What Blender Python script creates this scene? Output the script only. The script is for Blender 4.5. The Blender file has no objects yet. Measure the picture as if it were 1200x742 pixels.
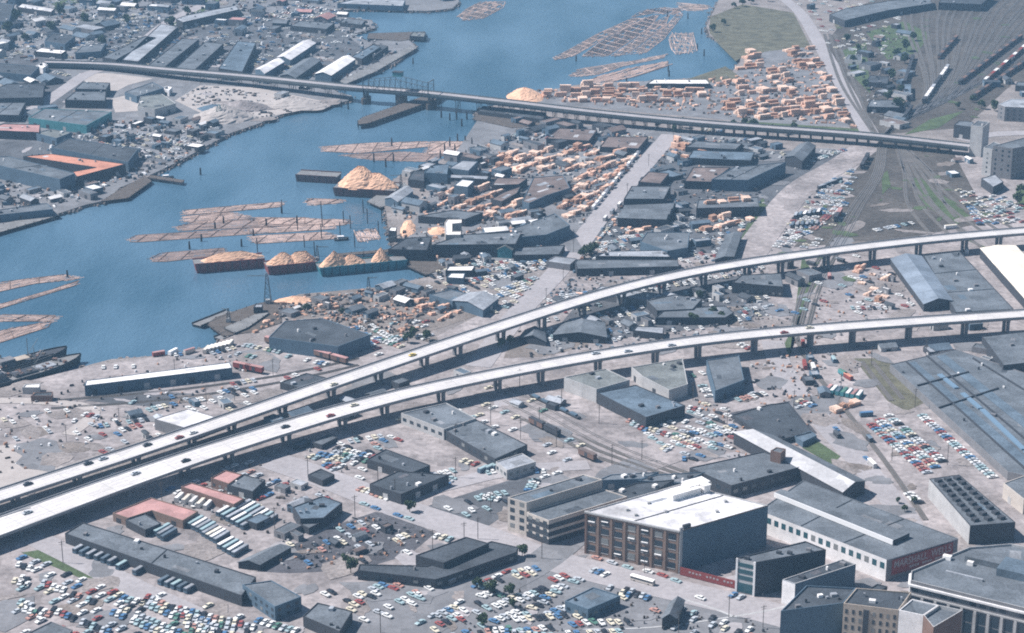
import bpy, math, random
from mathutils import Vector, Matrix
from mathutils.geometry import tessellate_polygon
random.seed(7)
R = math.radians
sc = bpy.context.scene
C = sc.collection
# ---------------------------------------------------------------- camera
CAM_H, FPX, PITCH = 464.0, 2400.0, R(19.5)
cd = bpy.data.cameras.new('aerial_camera'); cam = bpy.data.objects.new('aerial_camera', cd); C.objects.link(cam)
cam.location = (0, 0, CAM_H); cam.rotation_euler = (R(90) - PITCH, 0, 0)
cd.sensor_fit = 'HORIZONTAL'; cd.sensor_width = 36; cd.lens = FPX / 1200 * 36
cd.clip_start = 5; cd.clip_end = 20000
sc.camera = cam
# ---------------------------------------------------------------- sky, sun, exposure
SUN_EL = R(50); SUN_AZ = math.atan2(-1, 0.12)
w = bpy.data.worlds.new('World'); sc.world = w; w.use_nodes = True
nt = w.node_tree; bg = nt.nodes['Background']
sky = nt.nodes.new('ShaderNodeTexSky'); sky.sky_type = 'NISHITA'; sky.sun_disc = False
sky.sun_elevation = SUN_EL; sky.sun_rotation = SUN_AZ; sky.ozone_density = 3; sky.air_density = 1.3; sky.dust_density = 0.4
nt.links.new(sky.outputs[0], bg.inputs[0]); bg.inputs[1].default_value = 0.05
sd = bpy.data.lights.new('sun', 'SUN'); sd.energy = 4.9; sd.angle = R(0.5); sd.color = (1.0, 0.945, 0.92)
sun = bpy.data.objects.new('sun', sd); C.objects.link(sun)
sdir = Vector((math.sin(SUN_AZ) * math.cos(SUN_EL), math.cos(SUN_AZ) * math.cos(SUN_EL), math.sin(SUN_EL)))
sun.rotation_euler = sdir.to_track_quat('Z', 'Y').to_euler(); sun.location = (-300, 900, 600)
sc.view_settings.view_transform = 'Standard'; sc.view_settings.look = 'None'
sc.view_settings.gamma = 1; sc.view_settings.use_curve_mapping = False
sc.view_settings.exposure = 0.6
sc.cycles.filter_width = 1.9; sc.cycles.use_denoising = False
sc.cycles.max_bounces = 5; sc.cycles.volume_bounces = 0
HAZE = 0.00011
# ---------------------------------------------------------------- helpers
def P(u, v, z=0.0):
    """ground point (at height z) seen where the photograph has pixel u, v"""
    x, y = u - 600.0, v - 371.0
    D = FPX * math.sin(PITCH) + y * math.cos(PITCH); k = (CAM_H - z) / D
    return Vector((x * k, (FPX * math.cos(PITCH) - y * math.sin(PITCH)) * k, z))
def P2(u, v, z=0.0):
    p = P(u, v, z); return Vector((p.x, p.y))
MATS = {}
def mat(key, col, rough=.85, var=.25, scale=.12, fine=.18, metal=0, bump=0, stripes=0, spec=.3):
    m = bpy.data.materials.new(key); m.use_nodes = True; n = m.node_tree; b = n.nodes['Principled BSDF']
    b.inputs['Roughness'].default_value = rough; b.inputs['Metallic'].default_value = metal
    b.inputs['Specular IOR Level'].default_value = spec
    tc = n.nodes.new('ShaderNodeNewGeometry')
    def noise(s, det):
        q = n.nodes.new('ShaderNodeTexNoise'); q.inputs['Scale'].default_value = s; q.inputs['Detail'].default_value = det
        q.inputs['Roughness'].default_value = .65
        n.links.new(tc.outputs['Position'], q.inputs['Vector']); return q
    a = noise(scale, 4); c = noise(scale * 11, 2)
    def mr(src, lo, hi):
        q = n.nodes.new('ShaderNodeMapRange'); q.inputs[1].default_value = .3; q.inputs[2].default_value = .7
        q.inputs[3].default_value = lo; q.inputs[4].default_value = hi; n.links.new(src, q.inputs[0]); return q.outputs[0]
    mu = n.nodes.new('ShaderNodeMath'); mu.operation = 'MULTIPLY'
    n.links.new(mr(a.outputs[0], 1 - var, 1 + var), mu.inputs[0]); n.links.new(mr(c.outputs[0], 1 - fine, 1 + fine), mu.inputs[1])
    last = mu.outputs[0]
    if key.startswith('r_') or key in ('concrete', 'asphalt', 'road_old', 'gravel_pale', 'tar'):
        vo = n.nodes.new('ShaderNodeTexVoronoi'); vo.inputs['Scale'].default_value = .085; vo.inputs['Randomness'].default_value = .8; vo.distance = 'CHEBYCHEV'
        n.links.new(tc.outputs['Position'], vo.inputs['Vector']); sp_ = n.nodes.new('ShaderNodeSeparateColor'); n.links.new(vo.outputs['Color'], sp_.inputs[0])
        q = n.nodes.new('ShaderNodeMapRange'); q.inputs[3].default_value = .84; q.inputs[4].default_value = 1.14; n.links.new(sp_.outputs[0], q.inputs[0])
        m2 = n.nodes.new('ShaderNodeMath'); m2.operation = 'MULTIPLY'; n.links.new(last, m2.inputs[0]); n.links.new(q.outputs[0], m2.inputs[1]); last = m2.outputs[0]
    vm = n.nodes.new('ShaderNodeVectorMath'); vm.operation = 'SCALE'; vm.inputs[0].default_value = col
    n.links.new(last, vm.inputs['Scale']); n.links.new(vm.outputs[0], b.inputs['Base Color'])
    if bump:
        bp = n.nodes.new('ShaderNodeBump'); bp.inputs['Strength'].default_value = bump; bp.inputs['Distance'].default_value = .5
        n.links.new(c.outputs[0], bp.inputs['Height']); n.links.new(bp.outputs[0], b.inputs['Normal'])
    MATS[key] = m; return m
def plain(key, col, rough=.4, metal=0, spec=.5):
    m = bpy.data.materials.new(key); m.use_nodes = True; b = m.node_tree.nodes['Principled BSDF']
    b.inputs['Base Color'].default_value = (*col, 1); b.inputs['Roughness'].default_value = rough
    b.inputs['Metallic'].default_value = metal; b.inputs['Specular IOR Level'].default_value = spec
    MATS[key] = m; return m
for k, c in dict(r_dk=(.06, .07, .082), r_md=(.125, .142, .16), r_lt=(.31, .33, .36), r_bl=(.11, .15, .19), r_bn=(.17, .135, .125), r_gn=(.165, .178, .175)).items():
    mat(k, c, .8, .3, .07, .22)
mat('r_md2', (.2, .21, .225), .8, .3, .07, .2); mat('r_wh', (.82, .8, .78), .7, .12, .08, .06); mat('r_cr', (.78, .72, .62), .7, .1, .08, .06)
mat('r_rd', (.44, .25, .235), .8, .18, .1, .15); mat('r_or', (.52, .24, .165), .8, .15, .1, .12)
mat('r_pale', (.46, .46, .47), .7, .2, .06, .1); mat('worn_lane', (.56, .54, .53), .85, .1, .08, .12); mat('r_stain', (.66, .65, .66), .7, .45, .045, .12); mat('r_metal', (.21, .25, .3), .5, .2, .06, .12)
for k, c in dict(w_dk=(.05, .055, .065), w_gr=(.19, .19, .2), w_lt=(.42, .42, .42), w_cr=(.52, .475, .43), w_wh=(.75, .74, .74),
                 w_bl=(.09, .14, .19), w_tl=(.07, .25, .28), w_bn=(.17, .11, .09), w_br=(.23, .165, .135), w_rd=(.24, .055, .05), w_tan=(.42, .36, .3)).items():
    mat(k, c, .85, .15, .15, .15)
mat('timber', (.1, .085, .075), .9, .3, .2, .3); mat('ballast', (.125, .115, .105), .95, .2, .1, .2); mat('steel', (.12, .14, .15), .6, .2, .2, .2)
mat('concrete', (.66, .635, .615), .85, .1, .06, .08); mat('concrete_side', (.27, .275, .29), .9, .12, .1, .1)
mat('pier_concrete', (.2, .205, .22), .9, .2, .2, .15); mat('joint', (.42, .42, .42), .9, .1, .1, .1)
mat('asphalt', (.1, .105, .115), .9, .25, .03, .15); mat('road_old', (.185, .187, .197), .9, .15, .03, .12)
mat('road_pale', (.34, .322, .33), .9, .12, .03, .12); mat('tar', (.085, .085, .095), .9, .3, .05, .25)
mat('gravel_pale', (.29, .262, .258), .95, .35, .022, .25); mat('dirt', (.24, .215, .205), .95, .3, .05, .3)
mat('mud', (.19, .165, .15), .95, .35, .06, .3); mat('grass', (.075, .105, .05), 1, .35, .08, .35); mat('scrub', (.12, .115, .08), 1, .4, .08, .35)
mat('rail_bed', (.085, .076, .068), .95, .4, .02, .3); mat('rail', (.3, .29, .29), .5, .1, .1, .1, metal=.6)
mat('sand', (.4, .365, .345), .95, .12, .08, .12); mat('chips', (.72, .45, .3), .95, .2, .12, .2, bump=.4)
mat('lumber', (.68, .44, .33), .9, .35, .15, .3); mat('lumber_pale', (.78, .57, .45), .9, .3, .15, .3); mat('lumber_brown', (.45, .27, .19), .9, .3, .15, .3)
mat('log', (.56, .42, .36), .9, .22, .09, .2); mat('log_grey', (.29, .24, .22), .9, .3, .05, .35); mat('log_dark', (.25, .18, .15), .9, .3, .09, .35)
mat('pile_wood', (.05, .045, .045), .9); mat('hull_dark', (.05, .055, .06), .7); mat('hull_red', (.22, .06, .055), .7, .25, .2, .2)
mat('hull_teal', (.04, .2, .24), .6, .25, .2, .2); mat('hull_rust', (.16, .09, .085), .8, .3, .2, .3); mat('deck_grey', (.2, .2, .2), .8)
mat('leaf', (.055, .085, .04), .9, .4, .4, .3); mat('bark', (.1, .08, .06), .95)
plain('glass', (.03, .045, .06), .25); plain('glass_blind', (.2, .21, .21), .5); plain('glass_teal', (.03, .09, .11), .25); plain('rubber', (.02, .02, .02), .9)
plain('letter', (.36, .34, .35), .7); plain('trim_white', (.78, .78, .78), .7)
plain('blue_light', (.16, .25, .34), .5)
CARCOL = dict(white=(.8, .8, .78), cream=(.72, .66, .52), teal=(.36, .48, .5), red=(.33, .09, .08), blue=(.09, .2, .36), black=(.03, .03, .035), silver=(.5, .53, .56), green=(.1, .22, .17), salmon=(.5, .28, .23), yellow=(.75, .55, .12))
for k, c in CARCOL.items(): plain('paint_' + k, c, .3)

def link_mesh(name, verts, faces, mats, parent=None, fm=None, smooth=False):
    me = bpy.data.meshes.new(name); me.from_pydata([tuple(v) for v in verts], [], faces)
    for m in (mats if isinstance(mats, (list, tuple)) else [mats]): me.materials.append(MATS[m])
    if fm: me.polygons.foreach_set('material_index', fm)
    if smooth: me.polygons.foreach_set('use_smooth', [True] * len(me.polygons))
    me.update()
    o = bpy.data.objects.new(name, me); C.objects.link(o)
    if parent: o.parent = parent
    return o
class MB:
    def __init__(s): s.v = []; s.f = []; s.m = []
    def add(s, vs, fs, m=0):
        b = len(s.v); s.v += [Vector(v) for v in vs]; s.f += [[b + i for i in f] for f in fs]; s.m += [m] * len(fs)
    def box(s, c, d, rz=0.0, m=0, taper=1.0):
        x, y, z = d[0] / 2, d[1] / 2, d[2]; cs, sn = math.cos(rz), math.sin(rz); vs = []
        for k, t in ((0, 1), (1, taper)):
            for a, b in ((-1, -1), (1, -1), (1, 1), (-1, 1)):
                px, py = a * x * t, b * y * t
                vs.append((c[0] + px * cs - py * sn, c[1] + px * sn + py * cs, c[2] + k * z))
        s.add(vs, [(3, 2, 1, 0), (4, 5, 6, 7), (0, 1, 5, 4), (1, 2, 6, 5), (2, 3, 7, 6), (3, 0, 4, 7)], m)
    def beam(s, a, b, t, m=0, n=4):
        a, b = Vector(a), Vector(b); d = (b - a).normalized()
        u = d.cross(Vector((0, 0, 1)) if abs(d.z) < .9 else Vector((1, 0, 0))).normalized(); q = d.cross(u)
        vs = []
        for e in (a, b):
            for i in range(n):
                an = 2 * math.pi * (i + .5) / n; vs.append(e + (u * math.cos(an) + q * math.sin(an)) * t * .7)
        s.add(vs, [tuple(range(n))[::-1], tuple(range(n, 2 * n))] + [(i, (i + 1) % n, n + (i + 1) % n, n + i) for i in range(n)], m)
    def build(s, name, mats, parent=None, smooth=False): return link_mesh(name, s.v, s.f, mats, parent, s.m, smooth)
def tag(o, label=None, cat=None, group=None, kind=None):
    if label: o['label'] = label
    if cat: o['category'] = cat
    if group: o['group'] = group
    if kind: o['kind'] = kind
    return o
def empty(name, loc, rz=0.0):
    o = bpy.data.objects.new(name, None); C.objects.link(o); o.location = loc; o.rotation_euler = (0, 0, rz); o.empty_display_size = 2; return o
def area(p): return sum(p[i].x * p[(i + 1) % len(p)].y - p[(i + 1) % len(p)].x * p[i].y for i in range(len(p))) / 2
def ccw(p): return p if area(p) > 0 else p[::-1]
def inset(p, d):
    n = len(p); out = []
    for i in range(n):
        a, b, c = p[i - 1], p[i], p[(i + 1) % n]
        e1 = (b - a).normalized(); e2 = (c - b).normalized()
        n1 = Vector((-e1.y, e1.x)); n2 = Vector((-e2.y, e2.x)); q = n1 + n2
        k = d / max(.35, (1 + n1.dot(n2)) / 1.0) if True else d
        out.append(b + q * k)
    return out
def inside(pt, poly):
    r = False; n = len(poly); x, y = pt[0], pt[1]
    for i in range(n):
        a, b = poly[i], poly[i - 1]
        if (a.y > y) != (b.y > y) and x < (b.x - a.x) * (y - a.y) / (b.y - a.y) + a.x: r = not r
    return r
BLOCK = []           # footprints that scattered things keep clear of (poly, bbox)
def block(poly):
    xs = [p.x for p in poly]; ys = [p.y for p in poly]; BLOCK.append((poly, min(xs), max(xs), min(ys), max(ys)))
def free(pt, r=3.0):
    for poly, x0, x1, y0, y1 in BLOCK:
        if x0 - r < pt[0] < x1 + r and y0 - r < pt[1] < y1 + r:
            for dx, dy in ((0, 0), (r, 0), (-r, 0), (0, r), (0, -r)):
                if inside((pt[0] + dx, pt[1] + dy), poly): return False
    return True
def tess(p, z): return [Vector((q.x, q.y, z)) for q in p], [tuple(t) for t in tessellate_polygon([[Vector((q.x, q.y, 0)) for q in p]])]
def upfaces(vs, fs):
    out = []
    for f in fs:
        a, b, c = (vs[i] for i in f)
        out.append(f if (b - a).cross(c - a).z > 0 else f[::-1])
    return out
def sheet(name, px, z, m, kind='structure', label=None, cat=None, world=False):
    p = ccw([P2(*q) for q in px] if not world else px); vs, fs = tess(p, z); o = link_mesh(name, vs, upfaces(vs, fs), m); return tag(o, label, cat, None, kind)
def slab(name, p, z0, z1, mtop, mside, parent=None, ztop=None):
    p = ccw(p); n = len(p); vs, fs = tess(p, z1); fs = upfaces(vs, fs); k = len(fs)
    vs += [Vector((q.x, q.y, z0)) for q in p]; fs += [(i + n, (i + 1) % n + n, (i + 1) % n, i) for i in range(n)]
    return link_mesh(name, vs, fs, [mtop, mside], parent, [0] * k + [1] * n)
def smooth_line(pts, step=12.0):
    """Catmull-Rom through 3-D points, resampled"""
    out = []
    for i in range(len(pts) - 1):
        p0 = pts[max(0, i - 1)]; p1 = pts[i]; p2 = pts[i + 1]; p3 = pts[min(len(pts) - 1, i + 2)]
        n = max(1, int((p2 - p1).length / step))
        for k in range(n):
            t = k / n
            out.append(.5 * ((2 * p1) + (p2 - p0) * t + (2 * p0 - 5 * p1 + 4 * p2 - p3) * t * t + (3 * p1 - p0 - 3 * p2 + p3) * t ** 3))
    out.append(pts[-1]); return out
def normals2(line):
    r = []
    for i in range(len(line)):
        d = line[min(i + 1, len(line) - 1)] - line[max(i - 1, 0)]; d = Vector((d.x, d.y)).normalized(); r.append(Vector((-d.y, d.x)))
    return r
def extrude_profile(name, line, prof, mats, parent=None, fm=None, offs=None):
    """sweep a closed (across, up) profile along a line; prof ordered counter-clockwise looking along the line"""
    nn = normals2(line); k = 0; vs = []; fs = []; m = []
    for i, (p, nrm) in enumerate(zip(line, nn)):
        pr = prof(i / (len(line) - 1)) if callable(prof) else prof
        for a, z in pr: vs.append(Vector((p.x + nrm.x * a, p.y + nrm.y * a, p.z + z)))
        k = len(pr)
    for i in range(len(line) - 1):
        for j in range(k):
            a = i * k + j; b = i * k + (j + 1) % k; fs.append((b, a, a + k, b + k)); m.append(fm[j] if fm else 0)
    fs += [tuple(range(k)), tuple(range(len(vs) - k, len(vs)))[::-1]]; m += [0, 0]
    return link_mesh(name, vs, fs, mats, parent, m)
def strip(name, px, wd, z, m, world=False, kind='structure', label=None, cat=None, blk=True):
    line = smooth_line([P(*q) for q in px]) if not world else px
    nn = normals2(line); vs = []; fs = []
    L = []; Rr = []
    for i, (p, q) in enumerate(zip(line, nn)):
        ww = wd if not isinstance(wd, tuple) else wd[0] + (wd[1] - wd[0]) * i / (len(line) - 1)
        a = Vector((p.x + q.x * ww / 2, p.y + q.y * ww / 2, z)); b = Vector((p.x - q.x * ww / 2, p.y - q.y * ww / 2, z)); vs += [a, b]; L.append(a.xy); Rr.append(b.xy)
        if i: j = 2 * i; fs.append((j - 2, j - 1, j + 1, j))
    if blk: block(L + Rr[::-1])
    return tag(link_mesh(name, vs, fs, m), label, cat, None, kind)
SHARED = {}
def shared_box(key, d, m):
    k = (key, tuple(round(x, 2) for x in d), m)
    if k not in SHARED:
        b = MB(); b.box((0, 0, 0), d); me = bpy.data.meshes.new(key); me.from_pydata([tuple(v) for v in b.v], [], b.f); me.materials.append(MATS[m]); SHARED[k] = me
    return SHARED[k]
def put(key, d, m, parent, loc, rz=0.0):
    o = bpy.data.objects.new(key, shared_box(key, d, m)); C.objects.link(o); o.parent = parent; o.location = loc; o.rotation_euler = (0, 0, rz); return o
def building(name, label, poly, h, roof='r_md', wall='w_gr', gable=0, win=None, doors=0, vents=0, par=.5, cat=None, group=None, z0=0.0, bands=(), saw=0, world=False, trim=None, slope2=None, dm='w_dk', blk=True, facing='all'):
    """poly: roof corners as photo pixels at height h (or world xy)"""
    p = ccw([P2(u, v, z0 + h) for u, v in poly] if not world else [Vector(q) for q in poly]); n = len(p)
    c = sum(p, Vector((0, 0))) / n
    if blk: block(p)
    root = empty(name, (c.x, c.y, z0)); tag(root, label, cat or name.replace('_', ' '), group)
    q = [v - c for v in p]; rnd = random.Random(int(c.x * 7 + c.y * 13))
    if gable and n == 4:
        if (q[1] - q[0]).length < (q[2] - q[1]).length: q = q[1:] + q[:1]    # q0-q1 long, q1-q2 short gable end
        wd = (q[2] - q[1]).length; rise = gable * wd
        r0 = (q[0] + q[3]) / 2; r1 = (q[1] + q[2]) / 2
        eave = h - rise * .5
        vs = [Vector((a.x, a.y, 0)) for a in q] + [Vector((a.x, a.y, eave)) for a in q] + [Vector((r0.x, r0.y, eave + rise)), Vector((r1.x, r1.y, eave + rise))]
        link_mesh('wall', vs, [(0, 1, 5, 4), (2, 3, 7, 6), (1, 2, 6, 9, 5), (3, 0, 4, 8, 7)], wall, root)
        ax = (r1 - r0).normalized() * .5
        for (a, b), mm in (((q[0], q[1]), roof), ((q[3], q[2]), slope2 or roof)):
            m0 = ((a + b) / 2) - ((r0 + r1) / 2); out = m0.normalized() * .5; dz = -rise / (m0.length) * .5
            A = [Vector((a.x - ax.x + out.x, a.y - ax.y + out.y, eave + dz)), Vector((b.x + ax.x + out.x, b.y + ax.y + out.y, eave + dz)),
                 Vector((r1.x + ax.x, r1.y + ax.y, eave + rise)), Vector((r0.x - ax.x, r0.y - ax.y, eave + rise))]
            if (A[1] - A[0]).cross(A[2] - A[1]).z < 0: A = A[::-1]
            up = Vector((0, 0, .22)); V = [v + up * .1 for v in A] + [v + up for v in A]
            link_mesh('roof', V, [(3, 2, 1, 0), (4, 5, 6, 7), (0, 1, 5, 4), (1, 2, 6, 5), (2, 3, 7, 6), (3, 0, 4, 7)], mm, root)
        wtop = eave
    elif saw and n == 4:
        if (q[1] - q[0]).length < (q[2] - q[1]).length: q = q[1:] + q[:1]
        vs = [Vector((a.x, a.y, 0)) for a in q] + [Vector((a.x, a.y, h - 1.6)) for a in q]
        link_mesh('wall', vs, [(0, 1, 5, 4), (2, 3, 7, 6), (1, 2, 6, 5), (3, 0, 4, 7)], wall, root)
        for i in range(saw):
            t0, tm, t1 = i / saw, (i + .5) / saw, (i + 1) / saw
            def at(t, z): a = q[0].lerp(q[1], t); b = q[3].lerp(q[2], t); return Vector((a.x, a.y, z)), Vector((b.x, b.y, z))
            a0, b0 = at(t0, h - 1.6); a1, b1 = at(tm, h + .6); a2, b2 = at(t1, h - 1.6)
            link_mesh('roof', [a0, b0, a1, b1, a2, b2], [(0, 2, 3, 1), (2, 4, 5, 3), (0, 4, 2), (1, 3, 5)], roof, root)
        wtop = h - 1.6
    else:
        ins = inset(q, .4); zr = h - par
        vs = []; fs = []
        for ring, z in ((q, 0), (q, h), (ins, h), (ins, zr)): vs += [Vector((a.x, a.y, z)) for a in ring]
        for k in range(3):
            for i in range(n): j = (i + 1) % n; fs.append((k * n + i, k * n + j, (k + 1) * n + j, (k + 1) * n + i))
        fm = [0] * n + [1] * (2 * n)
        link_mesh('wall', vs, fs, [wall, trim or wall], root, fm)
        tv, tf = tess(ins, zr + .002); link_mesh('roof', tv, upfaces(tv, tf), roof, root)
        wtop = h - par
    if not gable and not saw and area(q) > 260 and c.y < 1900:
        e = (q[1] - q[0]).normalized() if (q[1] - q[0]).length > (q[2] - q[1]).length else (q[2] - q[1]).normalized(); f_ = Vector((-e.y, e.x)); xs = [a.x for a in q]; ys = [a.y for a in q]; made = []
        for k in range(min(9, 2 + int(area(q) / 450))):
            lx, ly = rnd.uniform(4, 13), rnd.uniform(2.5, 7); pt = Vector((rnd.uniform(min(xs), max(xs)), rnd.uniform(min(ys), max(ys)))); ring = inset(q, 1.0)
            cr_ = [pt + e * a * lx / 2 + f_ * b_ * ly / 2 for a, b_ in ((-1, -1), (1, -1), (1, 1), (-1, 1))]
            if not all(inside(v, ring) for v in cr_) or any((pt - m_).length < 9 for m_ in made): continue
            made.append(pt); put('roof_patch', (lx, ly, .05), rnd.choice({'r_dk': ['r_md', 'tar'], 'r_md': ['r_dk', 'r_bl', 'r_md2'], 'r_bl': ['r_dk', 'r_md'], 'r_lt': ['r_md', 'r_md2'], 'r_gn': ['r_md', 'r_dk']}.get(roof, ['r_lt', 'r_pale'])), root, (pt.x, pt.y, h - par), math.atan2(e.y, e.x))
        for k in range(1, int(min(4, area(q) / 1500)) + 1):
            t_ = k / (int(min(4, area(q) / 1500)) + 1); a_ = q[0].lerp(q[3 % n], t_) if n == 4 else None
            if n == 4: b_ = q[1].lerp(q[2], t_); d_ = b_ - a_; put('roof_seam', (d_.length - 1.4, .45, .35), 'r_dk' if roof != 'r_dk' else 'r_md', root, (((a_ + b_) / 2).x, ((a_ + b_) / 2).y, h - par), math.atan2(d_.y, d_.x))
    for (bz, bh, bo, bm) in bands:
        o1 = inset(q, -bo); vs = []; fs = []
        for ring, z in ((q, bz), (o1, bz), (o1, bz + bh), (q, bz + bh)): vs += [Vector((a.x, a.y, z)) for a in ring]
        for k in range(3):
            for i in range(n): j = (i + 1) % n; fs.append((k * n + i, k * n + j, (k + 1) * n + j, (k + 1) * n + i))
        link_mesh('cornice', vs, fs, bm, root)
    cnt = 0
    for i in range(n):
        a, b = q[i], q[(i + 1) % n]; e = b - a; L = e.length; e = e.normalized(); nr = Vector((e.y, -e.x)); mid = (a + b) / 2 + c
        cam_side = nr.dot(-mid.normalized()) > .12
        if not cam_side or L < 4: continue
        lit = nr.dot(Vector((sdir.x, sdir.y))) > 0
        rz = math.atan2(e.y, e.x)
        if win and (facing == 'all' or (facing == 'lit') == lit):
            rows, ww, wh, sp, wz, dz = win[:6]; wm = win[6] if len(win) > 6 else 'glass'
            k = max(1, int((L - 1) / sp))
            for r in range(rows):
                for j in range(k):
                    if cnt >= 96: break
                    t = (j + .5) / k * L; pt = a + e * t + nr * .02
                    put('window', (ww, .16, wh), wm if rnd.random() < .8 else 'glass_blind', root, (pt.x, pt.y, wz + r * dz), rz); cnt += 1
        if doors:
            k = max(1, int(L / 14)); dh = min(3.8, wtop * .62)
            for j in range(min(k, doors)):
                if cnt >= 96: break
                t = (j + .3 + .4 * rnd.random()) / k * L; pt = a + e * t + nr * .02
                put('door', (3.4 if L > 10 else 2, .14, dh), dm if rnd.random() < .7 else 'w_lt', root, (pt.x, pt.y, .02), rz); cnt += 1
    for i in range(vents):
        for _ in range(30):
            s, t = rnd.random(), rnd.random()
            xs = [a.x for a in q]; ys = [a.y for a in q]; pt = Vector((min(xs) + s * (max(xs) - min(xs)), min(ys) + t * (max(ys) - min(ys))))
            if inside(pt, inset(q, 2.0)) : break
        else: continue
        zz = (h - par) if not gable and not saw else h - .6
        e = (q[1] - q[0]); sz = rnd.choice([(1.2, 1.2, 1.1), (2.4, 1.6, 1.5), (1.0, 1.0, 1.8), (3, 2.2, 1.4)])
        put('roof_vent', sz, rnd.choice(['r_lt', 'w_gr', 'w_dk', 'r_wh']), root, (pt.x, pt.y, zz), math.atan2(e.y, e.x))
    return root
B = building
# ================================================================ terrain and water
WZ = -2.5
big = [Vector((-3600, 300)), Vector((3600, 300)), Vector((3600, 5200)), Vector((-3600, 5200))]
seabed = sheet('terrain', big, -7.0, 'mud', world=True)
# water material
m = bpy.data.materials.new('water'); m.use_nodes = True; n = m.node_tree; b = n.nodes['Principled BSDF']
b.inputs['Roughness'].default_value = .22; b.inputs['IOR'].default_value = 1.33
g = n.nodes.new('ShaderNodeNewGeometry')
def wn(s, st, det):
    mp = n.nodes.new('ShaderNodeMapping'); mp.inputs['Scale'].default_value = st; n.links.new(g.outputs['Position'], mp.inputs[0])
    q = n.nodes.new('ShaderNodeTexNoise'); q.inputs['Scale'].default_value = s; q.inputs['Detail'].default_value = det; n.links.new(mp.outputs[0], q.inputs['Vector']); return q
q1 = wn(.35, (1, .5, 1), 5); q2 = wn(.012, (1, .35, 1), 4); q3 = wn(.1, (1, .4, 1), 3)
ad = n.nodes.new('ShaderNodeMath'); ad.operation = 'ADD'; n.links.new(q1.outputs[0], ad.inputs[0]); n.links.new(q3.outputs[0], ad.inputs[1])
bp = n.nodes.new('ShaderNodeBump'); bp.inputs['Strength'].default_value = .55; bp.inputs['Distance'].default_value = .9
n.links.new(ad.outputs[0], bp.inputs['Height']); n.links.new(bp.outputs[0], b.inputs['Normal'])
cr = n.nodes.new('ShaderNodeValToRGB'); cr.color_ramp.elements[0].position = .35; cr.color_ramp.elements[1].position = .68
cr.color_ramp.elements[0].color = (.04, .10, .155, 1); cr.color_ramp.elements[1].color = (.10, .185, .265, 1)
n.links.new(q2.outputs[0], cr.inputs[0]); n.links.new(cr.outputs[0], b.inputs['Base Color']); MATS['water'] = m
sheet('water', big, WZ, 'water', world=True)
near = [(-700, 640), (-260, 500), (-60, 466), (0, 457), (60, 446), (103, 428), (130, 421), (170, 418), (210, 414), (250, 405), (268, 393), (300, 388), (320, 372), (335, 352),
        (360, 345), (400, 346), (432, 340), (470, 331), (505, 324), (520, 316), (512, 305), (480, 296), (462, 286), (455, 268), (452, 244), (440, 232), (452, 218), (470, 204),
        (500, 196), (520, 186), (548, 178), (575, 168), (600, 156), (618, 146), (560, 138), (556, 130), (600, 118), (596, 110), (618, 106), (650, 106), (672, 100), (700, 97), (760, 95), (830, 92),
        (858, 84), (868, 72), (866, 60), (848, 50), (832, 42), (828, 30), (836, 14), (842, 0), (850, -25), (870, -60)]
pn = [P2(*q) for q in near] + [Vector((900, 5000)), Vector((3500, 5000)), Vector((3500, 320)), Vector((-3000, 320))]
ground_near = tag(slab('ground', pn, -6.9, 0, 'dirt', 'mud'), kind='structure')
far = [(-700, 420), (-200, 300), (0, 268), (60, 253), (100, 240), (128, 234), (140, 220), (170, 208), (212, 188), (240, 172), (270, 156), (300, 146), (330, 134), (352, 128), (380, 124), (408, 118),
       (412, 112), (395, 108), (384, 98), (396, 94), (440, 84), (462, 74), (487, 54), (478, 46), (430, 48), (412, 40), (440, 33), (436, 24), (405, 20), (395, 12), (430, 11), (500, 13), (530, 10), (538, 2), (534, -25), (520, -60)]
pf = [P2(*q) for q in far] + [Vector((-200, 5000)), Vector((-3500, 5000)), Vector((-3500, 1000))]
ground_far = tag(slab('ground', pf, -6.9, 0, 'road_old', 'mud'), kind='structure')
LAND = [ccw(pn), ccw(pf)]
# ---- surface patches, each a little above the last
Z = [0.02]
def patch(name, px, m, kind='structure'):
    Z[0] += .004; return sheet(name, px, Z[0], m, kind)
def road(name, px, wd, m, blk=True):
    Z[0] += .004; return strip(name, px, wd, Z[0], m, blk=blk)
patch('paved_ground', [(360, 470), (700, 300), (1000, 180), (1300, 160), (1400, 420), (1400, 900), (-200, 900), (-300, 660), (0, 600)], 'gravel_pale')
patch('paved_ground', [(560, 140), (900, 160), (700, 290), (560, 330), (500, 320), (470, 285), (520, 200)], 'road_old')
patch('paved_ground', [(610, 108), (700, 99), (860, 88), (880, 70), (920, 20), (1020, 150), (900, 145), (600, 118)], 'road_old')
patch('paved_ground', [(690, 290), (760, 180), (1000, 175), (930, 250), (890, 300)], 'asphalt')
patch('gravel_yard', [(100, 430), (300, 400), (420, 410), (520, 395), (470, 420), (180, 510), (-60, 590), (-200, 560), (-60, 470)], 'gravel_pale')
patch('bare_ground', [(870, 5), (930, 15), (950, 55), (900, 60), (862, 70), (850, 50), (832, 40), (832, 20)], 'scrub'); patch('bare_ground', [(975, 20), (1200, 0), (1200, 20), (1120, 60), (1080, 140), (1020, 150)], 'scrub')
patch('rail_yard', [(1000, 160), (960, 60), (1000, 10), (1100, -30), (1400, -60), (1300, 120), (1190, 95), (1130, 150)], 'rail_bed')
patch('rail_yard', [(930, 290), (1010, 190), (1030, 165), (1110, 165), (1160, 260), (1060, 280)], 'rail_bed')
patch('dirt_strip', [(1000, 420), (1040, 420), (1088, 470), (1062, 482), (1040, 470)], 'scrub')
patch('asphalt_lot', [(495, 595), (600, 562), (650, 555), (600, 590), (590, 605), (570, 618), (540, 608)], 'asphalt')
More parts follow.
